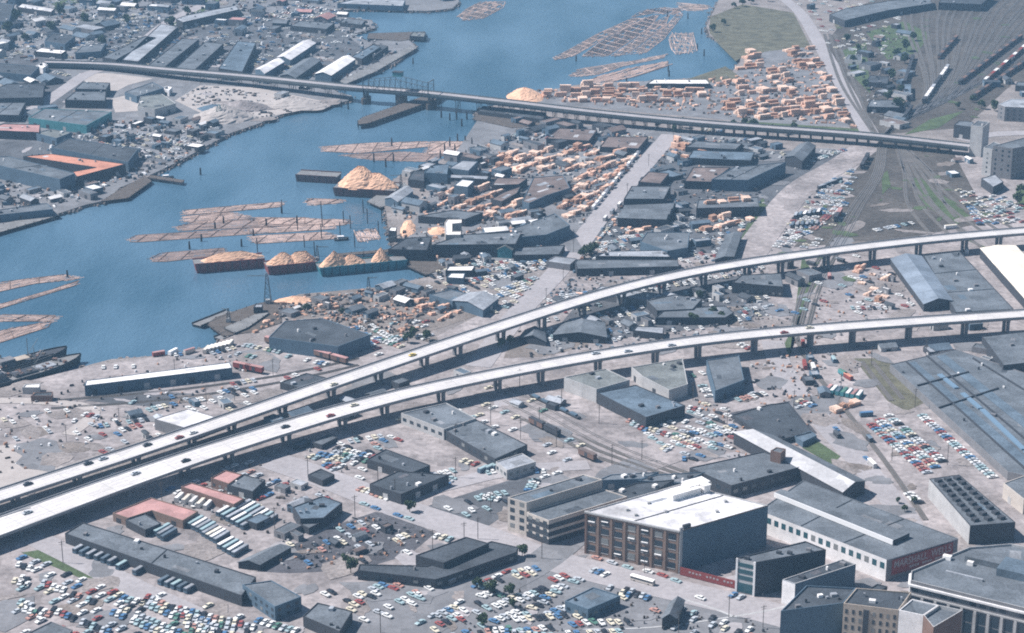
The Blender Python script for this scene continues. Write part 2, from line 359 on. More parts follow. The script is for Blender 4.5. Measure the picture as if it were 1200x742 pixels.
patch('asphalt_lot', [(395, 615), (440, 600), (470, 606), (510, 625), (480, 650), (420, 668), (305, 668), (340, 640)], 'tar')
patch('asphalt_lot', [(300, 670), (420, 640), (450, 655), (420, 668), (340, 672)], 'tar')
patch('asphalt_lot', [(855, 484), (925, 470), (958, 508), (915, 520), (880, 505)], 'tar')
patch('asphalt_lot', [(690, 340), (900, 320), (900, 375), (700, 400), (640, 400)], 'asphalt')
patch('asphalt_lot', [(600, 396), (680, 392), (690, 405), (640, 418), (590, 420)], 'mud')
patch('asphalt_lot', [(100, 470), (190, 478), (230, 462), (140, 455)], 'asphalt')
patch('asphalt_lot', [(0, 165), (70, 150), (180, 178), (200, 190), (100, 210), (-60, 190)], 'asphalt')
patch('asphalt_lot', [(0, 60), (60, 70), (95, 100), (60, 140), (-40, 150)], 'asphalt')
patch('asphalt_lot', [(120, 20), (380, 20), (430, 60), (380, 90), (100, 75)], 'asphalt')
patch('asphalt_lot', [(350, 345), (520, 330), (560, 370), (470, 400), (400, 380), (300, 370)], 'mud')
patch('asphalt_lot', [(700, 660), (900, 730), (1200, 780), (700, 780), (540, 742), (600, 690)], 'road_old')
patch('asphalt_lot', [(430, 690), (600, 660), (690, 650), (640, 700), (560, 745), (400, 745)], 'road_old')
patch('earth_patch', [(24, 504), (32, 501), (46, 500), (58, 504), (60, 508), (48, 512), (34, 513), (26, 509)], 'mud'); patch('earth_patch', [(66, 524), (76, 519), (92, 518), (106, 521), (110, 526), (98, 530), (80, 531), (70, 529)], 'mud'); patch('earth_patch', [(24, 507), (36, 497), (50, 505), (44, 515), (30, 514)], 'dirt')
patch('sand_lot', [(-60, 530), (20, 520), (90, 555), (0, 590), (-80, 610)], 'sand')
patch('sand_lot', [(92, 86), (130, 86), (180, 92), (150, 100), (135, 108), (100, 96)], 'sand')
patch('sand_lot', [(205, 118), (235, 100), (300, 103), (395, 122), (340, 132), (290, 142), (250, 140)], 'sand')
patch('sand_lot', [(130, 116), (165, 108), (165, 130), (135, 132)], 'sand')
GR = [[(1062, 210), (1078, 208), (1140, 256), (1118, 264), (1084, 240)], [(940, 525), (955, 515), (985, 535), (975, 545)], [(860, 300), (885, 240), (895, 232), (900, 262), (880, 300)],
      [(1015, 38), (1060, 25), (1090, 40), (1075, 62), (1040, 70)], [(870, 142), (1015, 152), (1015, 158), (880, 152)], [(985, 60), (1015, 50), (1020, 110), (1000, 90)],
      [(25, 648), (45, 645), (180, 700), (175, 707), (90, 676)], [(485, 745), (515, 712), (545, 700), (505, 742)], [(905, 430), (925, 420), (940, 300), (960, 330), (950, 345)],
      [(830, 35), (870, 25), (880, 60), (862, 72), (840, 50)], [(1130, 130), (1100, 150), (1060, 158), (1090, 140)], [(1190, 225), (1230, 210), (1230, 250), (1195, 245)],
      [(1040, 200), (1044, 218), (1034, 228), (1033, 205)], [(800, 95), (850, 78), (870, 92), (820, 98)], [(1120, 275), (1180, 300), (1150, 290)], [(60, 6), (140, 0), (200, -20), (100, -30)], [(180, 40), (250, -8), (270, -8), (196, 42)]]
for gp in GR: patch('grass', gp, 'grass' if gp[0][0] not in (830, 800) else 'scrub', 'stuff')
# ---- roads
road('street', [(560, 430), (605, 370), (650, 322), (676, 290), (710, 245), (745, 205), (786, 158)], 17, 'road_pale')
road('street', [(676, 296), (655, 262), (640, 240)], 12, 'road_old')
road('street', [(920, 0), (940, 18), (965, 60), (990, 105), (1020, 158)], (14, 17), 'road_pale')
road('service_road', [(870, 310), (905, 260), (940, 220), (990, 190), (1015, 172)], 26, 'gravel_pale')
road('street', [(-60, 585), (60, 640), (180, 700), (300, 752)], 15, 'road_pale', False)
road('street', [(320, 540), (400, 568), (470, 596), (560, 626), (640, 655), (720, 676), (800, 694), (900, 718), (1000, 745)], 22, 'road_pale')
road('street', [(770, 540), (720, 556), (700, 600), (668, 632), (620, 668), (520, 720), (470, 760)], 19, 'road_old', False)
road('street', [(450, 590), (520, 570), (600, 552), (690, 545)], 13, 'road_pale', False)
road('street', [(905, 400), (920, 440), (960, 490), (1010, 545), (1060, 605), (1075, 640)], 15, 'road_pale', False)
road('street', [(1150, 480), (1230, 610)], 12, 'road_pale', False)
road('street', [(-60, 160), (30, 132), (75, 105), (100, 88), (140, 72), (195, 28), (240, 5)], 15, 'road_pale')
road('street', [(560, 460), (640, 480), (720, 505), (800, 540)], 40, 'gravel_pale', False)
road('street', [(1128, 165), (1160, 158), (1220, 156), (1300, 158)], 16, 'road_pale')
road('shore_path', [(-60, 472), (30, 470), (110, 480), (80, 510)], 9, 'sand', False)
# pale kerb walls along the bottom street
def kerb(px, wd=1.2, h=.35, m='trim_white'):
    line = smooth_line([P(*q) for q in px], 8)
    return tag(extrude_profile('kerb', line, [(-wd / 2, 0), (wd / 2, 0), (wd / 2, h), (-wd / 2, h)][::-1], [m]), kind='structure')
kerb([(802, 703), (838, 714), (860, 723)], 1.4, .25, 'w_lt'); kerb([(860, 723), (900, 716), (940, 706)], 1.4, .25, 'w_lt'); kerb([(640, 738), (760, 736), (860, 723)], 1.2, .25, 'w_lt')
# ---- railway tracks
def track(px, z=.3, n=0):
    line = smooth_line([P(*q) for q in px], 20); mb = []
    nn = normals2(line); vs = []; fs = []
    for i, (p, q) in enumerate(zip(line, nn)):
        for a, zz in ((-1.7, .22), (-.95, .24), (-.95, .55), (-.65, .55), (-.65, .24), (.65, .24), (.65, .55), (.95, .55), (.95, .24), (1.7, .22)):
            vs.append(Vector((p.x + q.x * a, p.y + q.y * a, zz)))
        if i:
            for j in range(9): a = (i - 1) * 10 + j; fs.append((a, a + 1, a + 11, a + 10)[::-1])
    fm = [1 if j in (2, 6) else 0 for _ in range(len(line) - 1) for j in range(9)]
    tag(link_mesh('railway_track', vs, fs, ['ballast', 'rail'], None, fm), kind='structure'); return line
FAN = []
for i in range(24):
    t = min(1, max(0, (i + random.uniform(-.3, .3)) / 23))
    FAN.append(track([(1032 - 2 * t, 168), (1042 + 18 * t, 150 - 6 * t), (1085 + 70 * t, 105 - 10 * t * t), (1060 + 230 * t, 20 - 10 * t), (1080 + 300 * t, -30)]))
for i in range(5): track([(1034 - i, 168), (1018 - 3 * i, 140), (1000 - 8 * i, 95), (978 - 6 * i, 40)]) if i < 3 else None
for i_ in range(6): track([(1052 + 2 * i_, 172), (1060 + 7 * i_, 205), (1064 + 15 * i_, 240), (1090 + 22 * i_, 275)])
T1 = [track([(1030 + 4 * i, 170), (1024 + 4.5 * i, 205), (1000 + 6 * i, 240), (975 + 8 * i, 280), (945 + 9 * i, 330), (930 + 9 * i, 380)]) for i in range(3)]
track([(1050, 170), (1062, 205), (1095, 245), (1150, 290), (1230, 340)]); track([(1058, 172), (1090, 200), (1105, 235), (1120, 255)])
track([(930, 380), (935, 400), (950, 430), (990, 480), (1040, 545), (1085, 610)]); track([(1010, 424), (1045, 470)]); track([(1022, 424), (1058, 468)])
T2 = [track([(590, 452 + 9 * i), (640, 478 + 9 * i), (700, 512 + 8 * i), (760, 538 + 6 * i), (810, 556 + 5 * i)]) for i in range(4)]
T3 = [track([(60, 470 + 9 * i), (200, 458 + 10 * i), (330, 440 + 8 * i), (420, 420 + 8 * i)]) for i in range(2)]

# ================================================================ viaducts
def viaduct(label, pts, widths, spans, deckm='concrete'):
    root = empty('viaduct', (0, 0, 0)); tag(root, label, 'viaduct', None)
    line = smooth_line([P(u, v, h) for u, v, h in pts], 9)
    for _ in range(60): line = [line[0]] + [(line[i - 1] + line[i] * 2 + line[i + 1]) / 4 for i in range(1, len(line) - 1)] + [line[-1]]
    wf = lambda t: widths[0] + (widths[1] - widths[0]) * min(1, t / .45)
    block([p.xy + q * wf(i / len(line)) * .3 for i, (p, q) in enumerate(zip(line, normals2(line)))] + [p.xy - q * wf(i / len(line)) * .3 for i, (p, q) in enumerate(zip(line, normals2(line)))][::-1])
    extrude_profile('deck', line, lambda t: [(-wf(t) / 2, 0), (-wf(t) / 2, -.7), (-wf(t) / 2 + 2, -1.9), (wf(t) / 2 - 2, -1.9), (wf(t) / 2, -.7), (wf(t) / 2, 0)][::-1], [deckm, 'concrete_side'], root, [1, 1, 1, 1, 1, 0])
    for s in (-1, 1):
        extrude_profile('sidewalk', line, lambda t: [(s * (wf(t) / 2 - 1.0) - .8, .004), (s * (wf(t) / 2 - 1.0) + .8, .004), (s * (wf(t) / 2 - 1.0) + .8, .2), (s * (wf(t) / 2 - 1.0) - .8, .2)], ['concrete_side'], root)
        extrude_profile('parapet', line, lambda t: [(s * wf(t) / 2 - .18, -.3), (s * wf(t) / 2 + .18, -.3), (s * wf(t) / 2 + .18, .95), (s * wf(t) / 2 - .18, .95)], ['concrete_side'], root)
    for s in (-.167, .167):
        vs = []; fs = []
        for i, (p, q) in enumerate(zip(line, normals2(line))):
            c_ = wf(i / len(line)) * s
            for o_ in (-.16, .16): vs.append(Vector((p.x + q.x * (c_ + o_), p.y + q.y * (c_ + o_), p.z + .02)))
            if i: j = 2 * i; fs.append((j - 2, j - 1, j + 1, j))
        link_mesh('lane_marking', vs, fs, 'joint', root)
    for s in (-.33, 0, .33):
        vs = []; fs = []
        for i, (p, q) in enumerate(zip(line, normals2(line))):
            c_ = wf(i / len(line)) * s * .82
            for o_ in (-.95, .95): vs.append(Vector((p.x + q.x * (c_ + o_), p.y + q.y * (c_ + o_), p.z + .008)))
            if i: j = 2 * i; fs.append((j - 2, j - 1, j + 1, j))
        link_mesh('worn_lane', vs, fs, 'worn_lane', root)
    jb = MB()
    for i in range(2, len(line) - 1, 2):
        p, q = line[i], normals2(line)[i]; jb.box((p.x, p.y, p.z + .005), (wf(i / len(line)) - 3.8, .35, .03), math.atan2(q.y, q.x))
    jb.build('expansion_joints', ['joint'], root)
    d = 0; nn = normals2(line); last = line[0]; k = 0; nxt = 14.0
    for i in range(1, len(line)):
        d += (line[i] - line[i - 1]).length
        if d >= nxt:
            nxt += spans; k += 1; p, q = line[i], nn[i]; ww = wf(i / len(line)); rz = math.atan2(q.y, q.x)
            hh = p.z - 1.9
            pb = MB()
            pb.box((p.x, p.y, p.z - 3.0), (ww * .62, 1.7, 1.15), rz)
            for s in ((-1, 1) if ww > 12 else (0,)):
                pb.box((p.x + q.x * s * ww * .2, p.y + q.y * s * ww * .2, -.2), (2.2, 1.6, hh - .6), rz)
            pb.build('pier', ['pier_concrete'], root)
    return root, line
UP, up_line = viaduct('upper curved concrete viaduct, the one farther from the camera', [(-160, 634, 7), (-60, 602, 7), (0, 579, 7), (90, 552, 7), (180, 523, 7.6), (300, 480.5, 8.6), (400, 445, 9.5), (479, 418, 10.2), (540, 398, 10.7), (600, 378, 11.2), (680, 351, 11.8), (750, 331.5, 12), (820, 315, 12), (900, 304, 12), (980, 293, 12), (1050, 284, 12), (1130, 276, 12), (1200, 270.5, 12), (1290, 264, 12), (1400, 256, 12)], (15, 14.5), 36)
LO, lo_line = viaduct('lower curved concrete viaduct, the one nearer the camera, widening at its left end', [(-180, 680, 7), (-60, 640, 7), (0, 617, 7), (90, 584, 7.5), (180, 549, 9), (300, 512, 9.7), (380, 485.5, 10.4), (464, 461.5, 11), (530, 447.5, 11.4), (600, 434.5, 11.8), (680, 420, 12.1), (750, 407, 12.4), (820, 396, 13), (900, 390, 13), (980, 383, 13), (1050, 378.5, 13), (1130, 373, 13), (1200, 368, 13), (1290, 362, 13), (1400, 355, 13)], (24, 15), 36)
# median between the two carriageways where the lower viaduct forks at its left end
md = smooth_line([P(-180, 668, 7), P(-60, 628, 7), P(0, 607, 7), P(36, 596, 7.2)], 6)
extrude_profile('median', md, lambda t: [(-1.6 * (1.05 - t), .004), (1.6 * (1.05 - t), .004), (1.6 * (1.05 - t), .7), (-1.6 * (1.05 - t), .7)], ['concrete_side'], LO)

# ================================================================ the old swing bridge
BR = [(51, 73, 5), (128, 75.5, 6), (200, 82, 8), (300, 90.5, 10), (402, 101, 12), (459, 105.5, 12.5), (505, 109.5, 12.5), (600, 120, 12.5), (702, 132, 11), (810, 142.5, 10), (900, 149.5, 9.5), (1018, 158.5, 9), (1136, 171.5, 8)]
br = empty('swing_bridge', (0, 0, 0)); tag(br, 'long low steel and timber bridge with a swing span crossing the inlet at the top', 'bridge')
bl = smooth_line([P(u, v, h) for u, v, h in BR], 10)
block([p.xy + q * 9 for p, q in zip(bl, normals2(bl))] + [p.xy - q * 9 for p, q in zip(bl, normals2(bl))][::-1])
extrude_profile('deck', bl, [(-6.5, 0), (6.5, 0), (6.5, -1.0), (-6.5, -1.0)], ['road_pale', 'steel'], br, [0, 1, 1, 1])
for s in (-1, 1):
    extrude_profile('girder', bl, [(s * 5 - .4, -1.0), (s * 5 + .4, -1.0), (s * 5 + .4, -3.2), (s * 5 - .4, -3.2)], ['steel'], br)
    extrude_profile('railing', bl, [(s * 6.4 - .15, 1.2), (s * 6.4 + .15, 1.2), (s * 6.4 + .15, 0), (s * 6.4 - .15, 0)], ['steel'], br)
nn = normals2(bl); swing_a = P(425, 103).x / P(425, 103).y; swing_b = P(508, 110).x / P(508, 110).y
cnt = 0
for i in range(2, len(bl) - 2):
    p, q = bl[i], nn[i]; r = p.x / p.y
    if swing_a < r < swing_b: continue
    if i % 2 and not r > P(560, 115).x / P(560, 115).y: continue
    if i % 2 == 1 and cnt > 92: continue
    zb = -1 if not (P(395, 100).x / P(395, 100).y < r < P(560, 115).x / P(560, 115).y) else -4.5
    pb = MB()
    for s in (-.75, -.25, .25, .75): pb.beam((p.x + q.x * s * 7.6, p.y + q.y * s * 7.6, zb), (p.x + q.x * s * 6.6, p.y + q.y * s * 6.6, p.z - 3.2), .5)
    pb.beam((p.x - q.x * 6, p.y - q.y * 6, zb + .5), (p.x + q.x * 6, p.y + q.y * 6, p.z - 3.6), .28)
    pb.beam((p.x - q.x * 7, p.y - q.y * 7, p.z - 3.4), (p.x + q.x * 7, p.y + q.y * 7, p.z - 3.4), .5)
    if cnt < 95: pb.build('trestle', ['timber'], br); cnt += 1
def on_bridge(u):
    best = min(range(len(bl)), key=lambda i: abs(bl[i].x / bl[i].y - P(u, 105, 12).x / P(u, 105, 12).y)); return bl[best], nn[best]
for u in (427, 465, 507):
    p, q = on_bridge(u); rz = math.atan2(q.y, q.x)
    pb = MB()
    if u == 465:
        pb.beam((p.x, p.y, -5), (p.x, p.y, p.z - 3.2), 8.2, n=14); pb.build('pivot_pier', ['timber'], br)
    else:
        for s in (-1, 1):
            pb.beam((p.x + q.x * s * 4.5, p.y + q.y * s * 4.5, -5), (p.x + q.x * s * 4.5, p.y + q.y * s * 4.5, 3.5), 4.2, n=10)
            pb.beam((p.x + q.x * s * 4.5, p.y + q.y * s * 4.5, 3.5), (p.x + q.x * s * 4.5, p.y + q.y * s * 4.5, p.z - 3.2), 1.5, n=8)
            pb.beam((p.x + q.x * s * 4.5, p.y + q.y * s * 4.5, 3.5), (p.x - q.x * s * 4.5, p.y - q.y * s * 4.5, p.z - 3.4), .6)
        pb.box((p.x, p.y, -4), (9, 6, 7), rz); pb.build('rest_pier', ['timber'], br)
# swing span trusses
a, qa = on_bridge(427); b2, qb = on_bridge(507); a = a.copy(); b2 = b2.copy()
for s in (-1, 1):
    tb = MB(); N = 12; prev = None
    for i in range(N + 1):
        t = i / N; p = a.lerp(b2, t); q = qa.lerp(qb, t); lo = Vector((p.x + q.x * 6.9 * s, p.y + q.y * 6.9 * s, p.z - .3)); hi = lo + Vector((0, 0, 7.5 + 5.5 * (1 - abs(t - .5) * 2)))
        tb.beam(lo, hi, .38)
        if prev: tb.beam(prev[1], hi, .45); tb.beam(prev[0], lo, .45); tb.beam(prev[1 if i <= N / 2 else 0], lo if i <= N / 2 else hi, .3)
        prev = (lo, hi)
    tb.build('truss', ['steel'], br)
for t in (0, 1):
    p = a.lerp(b2, t); q = qa; tb = MB()
    for s in (-1, 1): tb.beam((p.x + q.x * 6.9 * s, p.y + q.y * 6.9 * s, p.z), (p.x + q.x * 6.9 * s, p.y + q.y * 6.9 * s, p.z + 12), .7)
    tb.beam((p.x + q.x * 7.1, p.y + q.y * 7.1, p.z + 12), (p.x - q.x * 7.1, p.y - q.y * 7.1, p.z + 12), .7); tb.build('portal', ['steel'], br)
p = a.lerp(b2, .5); cb = MB(); rz = math.atan2(qa.y, qa.x)
cb.box((p.x, p.y, p.z + 14.2), (6, 9, 4), rz); cab = cb.build('control_cabin', ['w_gn' if 'w_gn' in MATS else 'w_tl'], br)
cb = MB(); cb.box((p.x, p.y, p.z + 18.2), (7, 10, .5), rz); cb.build('roof', ['w_dk'], cab)
# timber fender pier under the swing span
fx = [(419, 142), (425, 137.5), (505, 110), (516, 108), (520, 112), (511, 117), (432, 144.5), (420, 146)]
fp = empty('fender_pier', P(470, 126, 0)); tag(fp, 'long dark timber fender pier lying under the swing span', 'pier')
pp = [P2(u, v, 2) for u, v in fx]; o = slab('platform', [q - fp.location.xy for q in pp], .6, 2.2, 'timber', 'pile_wood', fp)
mb = MB(); mb.beam((0, 0, -6), (0, 0, 3.0), .5); PILE = bpy.data.meshes.new('pile'); PILE.from_pydata([tuple(v) for v in mb.v], [], mb.f); PILE.materials.append(MATS['pile_wood'])
ring = ccw(pp)
def pile_at(x, y, par, z=0.0):
    o = bpy.data.objects.new('pile', PILE); C.objects.link(o); o.parent = par; o.location = (x, y, z)
for i in range(len(ring)):
    A, Bq = ring[i], ring[(i + 1) % len(ring)]; k = max(1, int((Bq - A).length / 5.5))
    for j in range(k): q = A.lerp(Bq, j / k) - fp.location.xy; pile_at(q.x, q.y, fp)
# ================================================================ buildings, bottom and centre
W3 = lambda rows, w=1.8, h=1.6, sp=4, z=1.6, dz=3.6, m='glass': (rows, w, h, sp, z, dz, m)
depot = B('bus_depot', 'long low grey roofed depot with buses parked under its front edge', [(76, 625), (97, 612), (300, 676), (283, 698)], 6, 'r_md', 'w_dk', vents=6)
B('office_building', 'small two-storey blue-grey block at the right end of the bus depot', [(284, 685), (318, 680), (353, 699), (322, 711)], 8, 'r_md', 'w_bl', win=W3(2, 2, 1.6, 4.5, 1.3, 3.4))
B('warehouse', 'low grey building at the bottom edge right of the blue-grey block', [(355, 722), (372, 706), (413, 716), (398, 740)], 6, 'r_md', 'w_dk', vents=3, doors=2)
vb = B('v_shaped_warehouse', 'long dark flat-roofed building bent into a shallow v', [(419, 668), (421, 661), (500, 663), (576, 634), (607, 641), (605, 647), (521, 676), (510, 679)], 5.5, 'r_dk', 'w_dk', vents=2, win=W3(1, 2.6, 1.4, 6, 2))
B('roof_block', 'raised dark slab roof standing on the v-shaped building', [(487, 650.6), (546, 629), (573, 636.5), (520, 659.5)], 8.5, 'r_dk', 'w_dk', blk=False, cat='building')
B('workshop', 'dark workshop with a blue-grey roof beside the tarred yard', [(343, 594), (378, 581), (401, 589), (379, 607), (352, 608)], 6.5, 'r_bl', 'w_dk', vents=5, win=W3(1))
B('shed', 'small dark annex below the blue-grey roofed workshop', [(352, 614), (370, 605), (382, 609), (362, 619)], 4, 'r_md', 'w_dk')
B('long_shed', 'narrow dark gabled shed left of the tarred yard', [(279, 657), (314, 641), (341, 639), (304, 660)], 4.5, 'r_md', 'w_dk', gable=.15, doors=2)
B('motel_block', 'long narrow building with a pale red roof nearest the lower viaduct', [(212, 570), (224, 565.5), (286, 584), (274, 591)], 5, 'r_rd', 'w_bn', doors=4)
B('red_roofed_building', 'l-shaped building with a pale red roof beside the bus yard', [(132, 601), (177, 583), (232, 599), (214, 610), (178, 598), (150, 607)], 5, 'r_rd', 'w_br', doors=3)
B('shed', 'square dark shed in the crook of the l-shaped red roof', [(147, 609), (168, 601), (189, 613), (170, 621)], 4.5, 'r_md', 'w_dk', vents=1)
B('red_roofed_building', 'squarish building with a pale red roof by the lower viaduct', [(247, 560), (264, 551), (284, 556), (268, 567)], 6, 'r_rd', 'w_bn', win=W3(1))
B('warehouse', 'grey building touching the squarish red-roofed one', [(266, 568), (285, 556), (311, 562), (296, 576)], 5.5, 'r_md', 'w_dk', vents=2, doors=2)
B('garage', 'dark flat-roofed garage behind rows of cars below the lower viaduct', [(430, 538), (452, 526), (504, 545), (482, 554)], 5.5, 'r_dk', 'w_dk', vents=3, doors=4, dm='w_lt')
B('garage', 'dark garage with bright door openings at the street corner', [(433, 567), (466, 552), (526, 556), (470, 579)], 6.5, 'r_dk', 'w_dk', vents=4, doors=6, dm='w_lt')
B('shed', 'tiny brown-roofed hut west of the dark garage', [(361, 556), (376, 549), (392, 556), (378, 563)], 4, 'r_dk', 'w_dk')
B('factory', 'long flat-roofed grey building under the lower viaduct, upper half', [(470, 484), (523, 472), (558, 490), (520, 503)], 7, 'r_md', 'w_lt', win=W3(1, 3, 2, 5.5, 2.4), vents=4)
B('factory', 'long flat-roofed grey building running down to a white annex', [(520, 503.5), (557, 491), (618, 521), (580, 538)], 6, 'r_md', 'w_dk', win=W3(1, 3, 2, 5.5, 2.4), vents=5)
B('annex', 'small whitish annex at the lower end of the long grey factory', [(581, 541), (612, 531), (628, 541), (594, 551)], 6, 'r_lt', 'w_lt', win=W3(1, 2.4, 1.8, 4, 2), doors=1)
B('warehouse', 'warehouse with one pale lit wall close under the lower viaduct', [(661, 442), (710, 432), (738, 445), (699, 456)], 9, 'r_gn', 'w_lt', doors=3, vents=2)
B('warehouse', 'broad dark-walled warehouse left of the tapered shed', [(700, 460), (745, 451), (803, 475), (757, 489)], 7.5, 'r_bl', 'w_dk', vents=4, doors=3)
B('warehouse', 'stained flat-roofed warehouse just below the lower viaduct', [(740, 430), (800, 420), (806, 450), (784, 457), (753, 441)], 8, 'r_gn', 'w_lt', vents=3, doors=2)
B('shed', 'blue-walled shed with a grey roof standing below the lower viaduct', [(828, 422), (866, 416), (872, 445), (838, 458)], 8, 'r_md', 'w_bl', doors=2)
B('low_building', 'low blackened roof left of the railway strip', [(858, 486), (900, 474), (924, 471), (952, 506), (915, 515), (884, 503)], 3.5, 'r_dk', 'w_dk', vents=4)
B('shed', 'small blue shed on the grass strip left of the road', [(931, 511), (950, 505), (957, 510), (941, 518)], 3.5, 'r_bl', 'w_bl')
B('factory', 'dark-walled factory with a wide grey roof behind the brick block', [(808, 548), (895, 529), (942, 546), (857, 569)], 8, 'r_md', 'w_dk', vents=3, win=W3(1, 3, 2, 6, 3))
B('brick_tower', 'small square dull red brick block at the corner of the wide grey factory roof', [(903, 528), (915, 531), (921, 526), (910, 524)], 14, 'r_md', 'w_bn', win=W3(2), cat='building')
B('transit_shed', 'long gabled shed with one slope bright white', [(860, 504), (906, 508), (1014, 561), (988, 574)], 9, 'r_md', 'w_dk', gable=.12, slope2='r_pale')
mw = B('hardware_warehouse', 'wide grey-roofed warehouse with a white windowed side and a dark red sign wall', [(889, 598), (941, 563), (1123, 631), (1039, 656)], 12, 'r_md', 'w_wh', par=.4, win=(1, 2.6, 3.2, 4.6, 6.6, 0, 'glass_teal'), facing='lit', trim='r_md')
c0 = mw.location
A = P(1039.5, 656, 12); Bq = P(1122.7, 631, 12); e = (Bq - A); L = e.length; e.normalize(); nrm = Vector((e.y, -e.x, 0)); rz = math.atan2(e.y, e.x)
mid = A.lerp(Bq, .5) - c0 + nrm * .05; mid.z = 2.6
put('shade_wall', (L - .1, .12, 11.6), 'w_gr', mw, (A.lerp(Bq, .5) - c0 + nrm * .04).to_tuple()[:2] + (.02,), rz)  # grey panel over the white wall, this side's shade put into colour
mid += nrm * .15
sg = put('sign', (L * .86, .3, 8.4), 'w_rd', mw, mid.to_tuple(), rz)
def words(txt, size, loc, rz, parent, m, name='lettering', fat=0.02):
    cu = bpy.data.curves.new(name, 'FONT'); cu.body = txt; cu.size = size; cu.extrude = .05; cu.offset = fat; cu.align_x = 'CENTER'; cu.materials.append(MATS[m])
    t = bpy.data.objects.new('tmp', cu); C.objects.link(t); bpy.context.view_layer.update()
    me = bpy.data.meshes.new_from_object(t.evaluated_get(bpy.context.evaluated_depsgraph_get())); bpy.data.objects.remove(t)
    if not me.materials: me.materials.append(MATS[m])
    o = bpy.data.objects.new(name, me); C.objects.link(o); o.parent = parent; o.location = loc; o.rotation_euler = (R(90), 0, rz); return o
wt = words('MARSHALL  WELLS', 5.4, (0, -.22, 3.7), 0, sg, 'letter', fat=.06)
bpy.context.view_layer.update(); wt.scale = (L * .8 / max(1, wt.dimensions.x), 1, 1)
for i in range(14):   # the second line cannot be read in the photograph: worn strokes only
    if i in (4, 9): continue
    put('lettering', (L * .028, .06, 1.3), 'letter', sg, (-L * .17 + i * L * .036, -.19, 1.3), 0)
mo = [P2(u, v, 14) for u, v in ((908, 578), (916, 574), (1066, 625.5), (1047, 634))]
mo = ccw([q - c0.xy for q in mo])
slab('skylight', mo, 11.6, 14.4, 'r_md', 'w_dk', mw)
A2 = P2(908, 578, 14) - c0.xy; B2 = P2(1047, 634, 14) - c0.xy; e2 = (B2 - A2); l2 = e2.length; e2.normalize()
put('skylight_edge', (l2, .5, 2.6), 'trim_white', mw, ((A2.x + B2.x) / 2 + e2.y * .4, (A2.y + B2.y) / 2 - e2.x * .4, 11.9), math.atan2(e2.y, e2.x))

# brick block
bk = B('brick_warehouse', 'tall brick warehouse with a bright white roof and four rows of windows', [(686, 599), (798, 567), (900, 592), (796, 622)], 23.5, 'r_stain', 'w_br', par=.7, trim='w_lt')
c1 = bk.location
def face(px0, px1, h, cc): 
    a = P2(*px0, h) - cc.xy; b_ = P2(*px1, h) - cc.xy; e_ = (b_ - a); l_ = e_.length; e_.normalize(); return a, e_, l_, Vector((e_.y, -e_.x)), math.atan2(e_.y, e_.x)
a_, e_, l_, n_, rz_ = face((686, 599), (796, 622), 23.5, c1)
rnd = random.Random(3)
for r in range(4):
    for j in range(7):
        t = (j + .5) / 7 * l_; pt = a_ + e_ * t + n_ * .03; z = 2.2 + r * 5.2
        wo = put('window', (l_ / 7 * .56, .22, 3.1), 'glass' if rnd.random() < .75 else 'glass_blind', bk, (pt.x, pt.y, z), rz_)
        put('frame', (l_ / 7 * .6, .3, .35), 'w_lt', wo, (0, 0, -.35))
        if rnd.random() < .38: put('awning', (l_ / 7 * .5, .9, .25), 'trim_white', wo, (0, -.4, rnd.choice([1.2, 2.0, .6])))
for j in range(8):
    t = min(max(j / 7 * l_, .5), l_ - .5); pt = a_ + e_ * t + n_ * .3
    put('pilaster', (1.1, .6, 22.6), 'w_br' if j else 'w_bn', bk, (pt.x, pt.y, .02), rz_)
pt = a_ + e_ * (l_ / 2) + n_ * .25; put('cornice', (l_ + .6, 1.1, .9), 'w_lt', bk, (pt.x, pt.y, 22.7), rz_)
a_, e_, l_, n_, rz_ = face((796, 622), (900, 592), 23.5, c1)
pt = a_ + e_ * (l_ / 2) + n_ * .06; put('shade_wall', (l_ - .05, .12, 22.8), 'w_bl', bk, (pt.x, pt.y, .02), rz_)  # navy panel over the brick paints in the shade of this wall
pt = a_ + e_ * .8 + n_ * .4; put('corner_pier', (1.7, 1.0, 25.2), 'w_lt', bk, (pt.x, pt.y, .02), rz_)
pt = a_ + e_ * 5 + n_ * -.6; put('stair_head', (4.4, 1.4, 2.2), 'w_dk', bk, (pt.x, pt.y, 23.4), rz_)
for (u, v, sx, sy, sz) in ((800, 580, 18, 7, 3.2), (815, 572, 13, 7, 3.6), (826, 576, 4, 4, 4.2)):
    q = P(u, v, 23) - c1; ph = put('penthouse', (sx, sy, sz), 'r_wh', bk, (q.x, q.y, 22.85), rz_); put('roof', (sx + .6, sy + .6, .3), 'r_wh', ph, (0, 0, sz))
for (u, v) in ((735, 598), (760, 590), (780, 600), (850, 588), (840, 600), (745, 604)):
    q = P(u, v, 23) - c1; put('roof_vent', (1.6, 1.6, 1.2), 'w_lt', bk, (q.x, q.y, 22.82), .3)
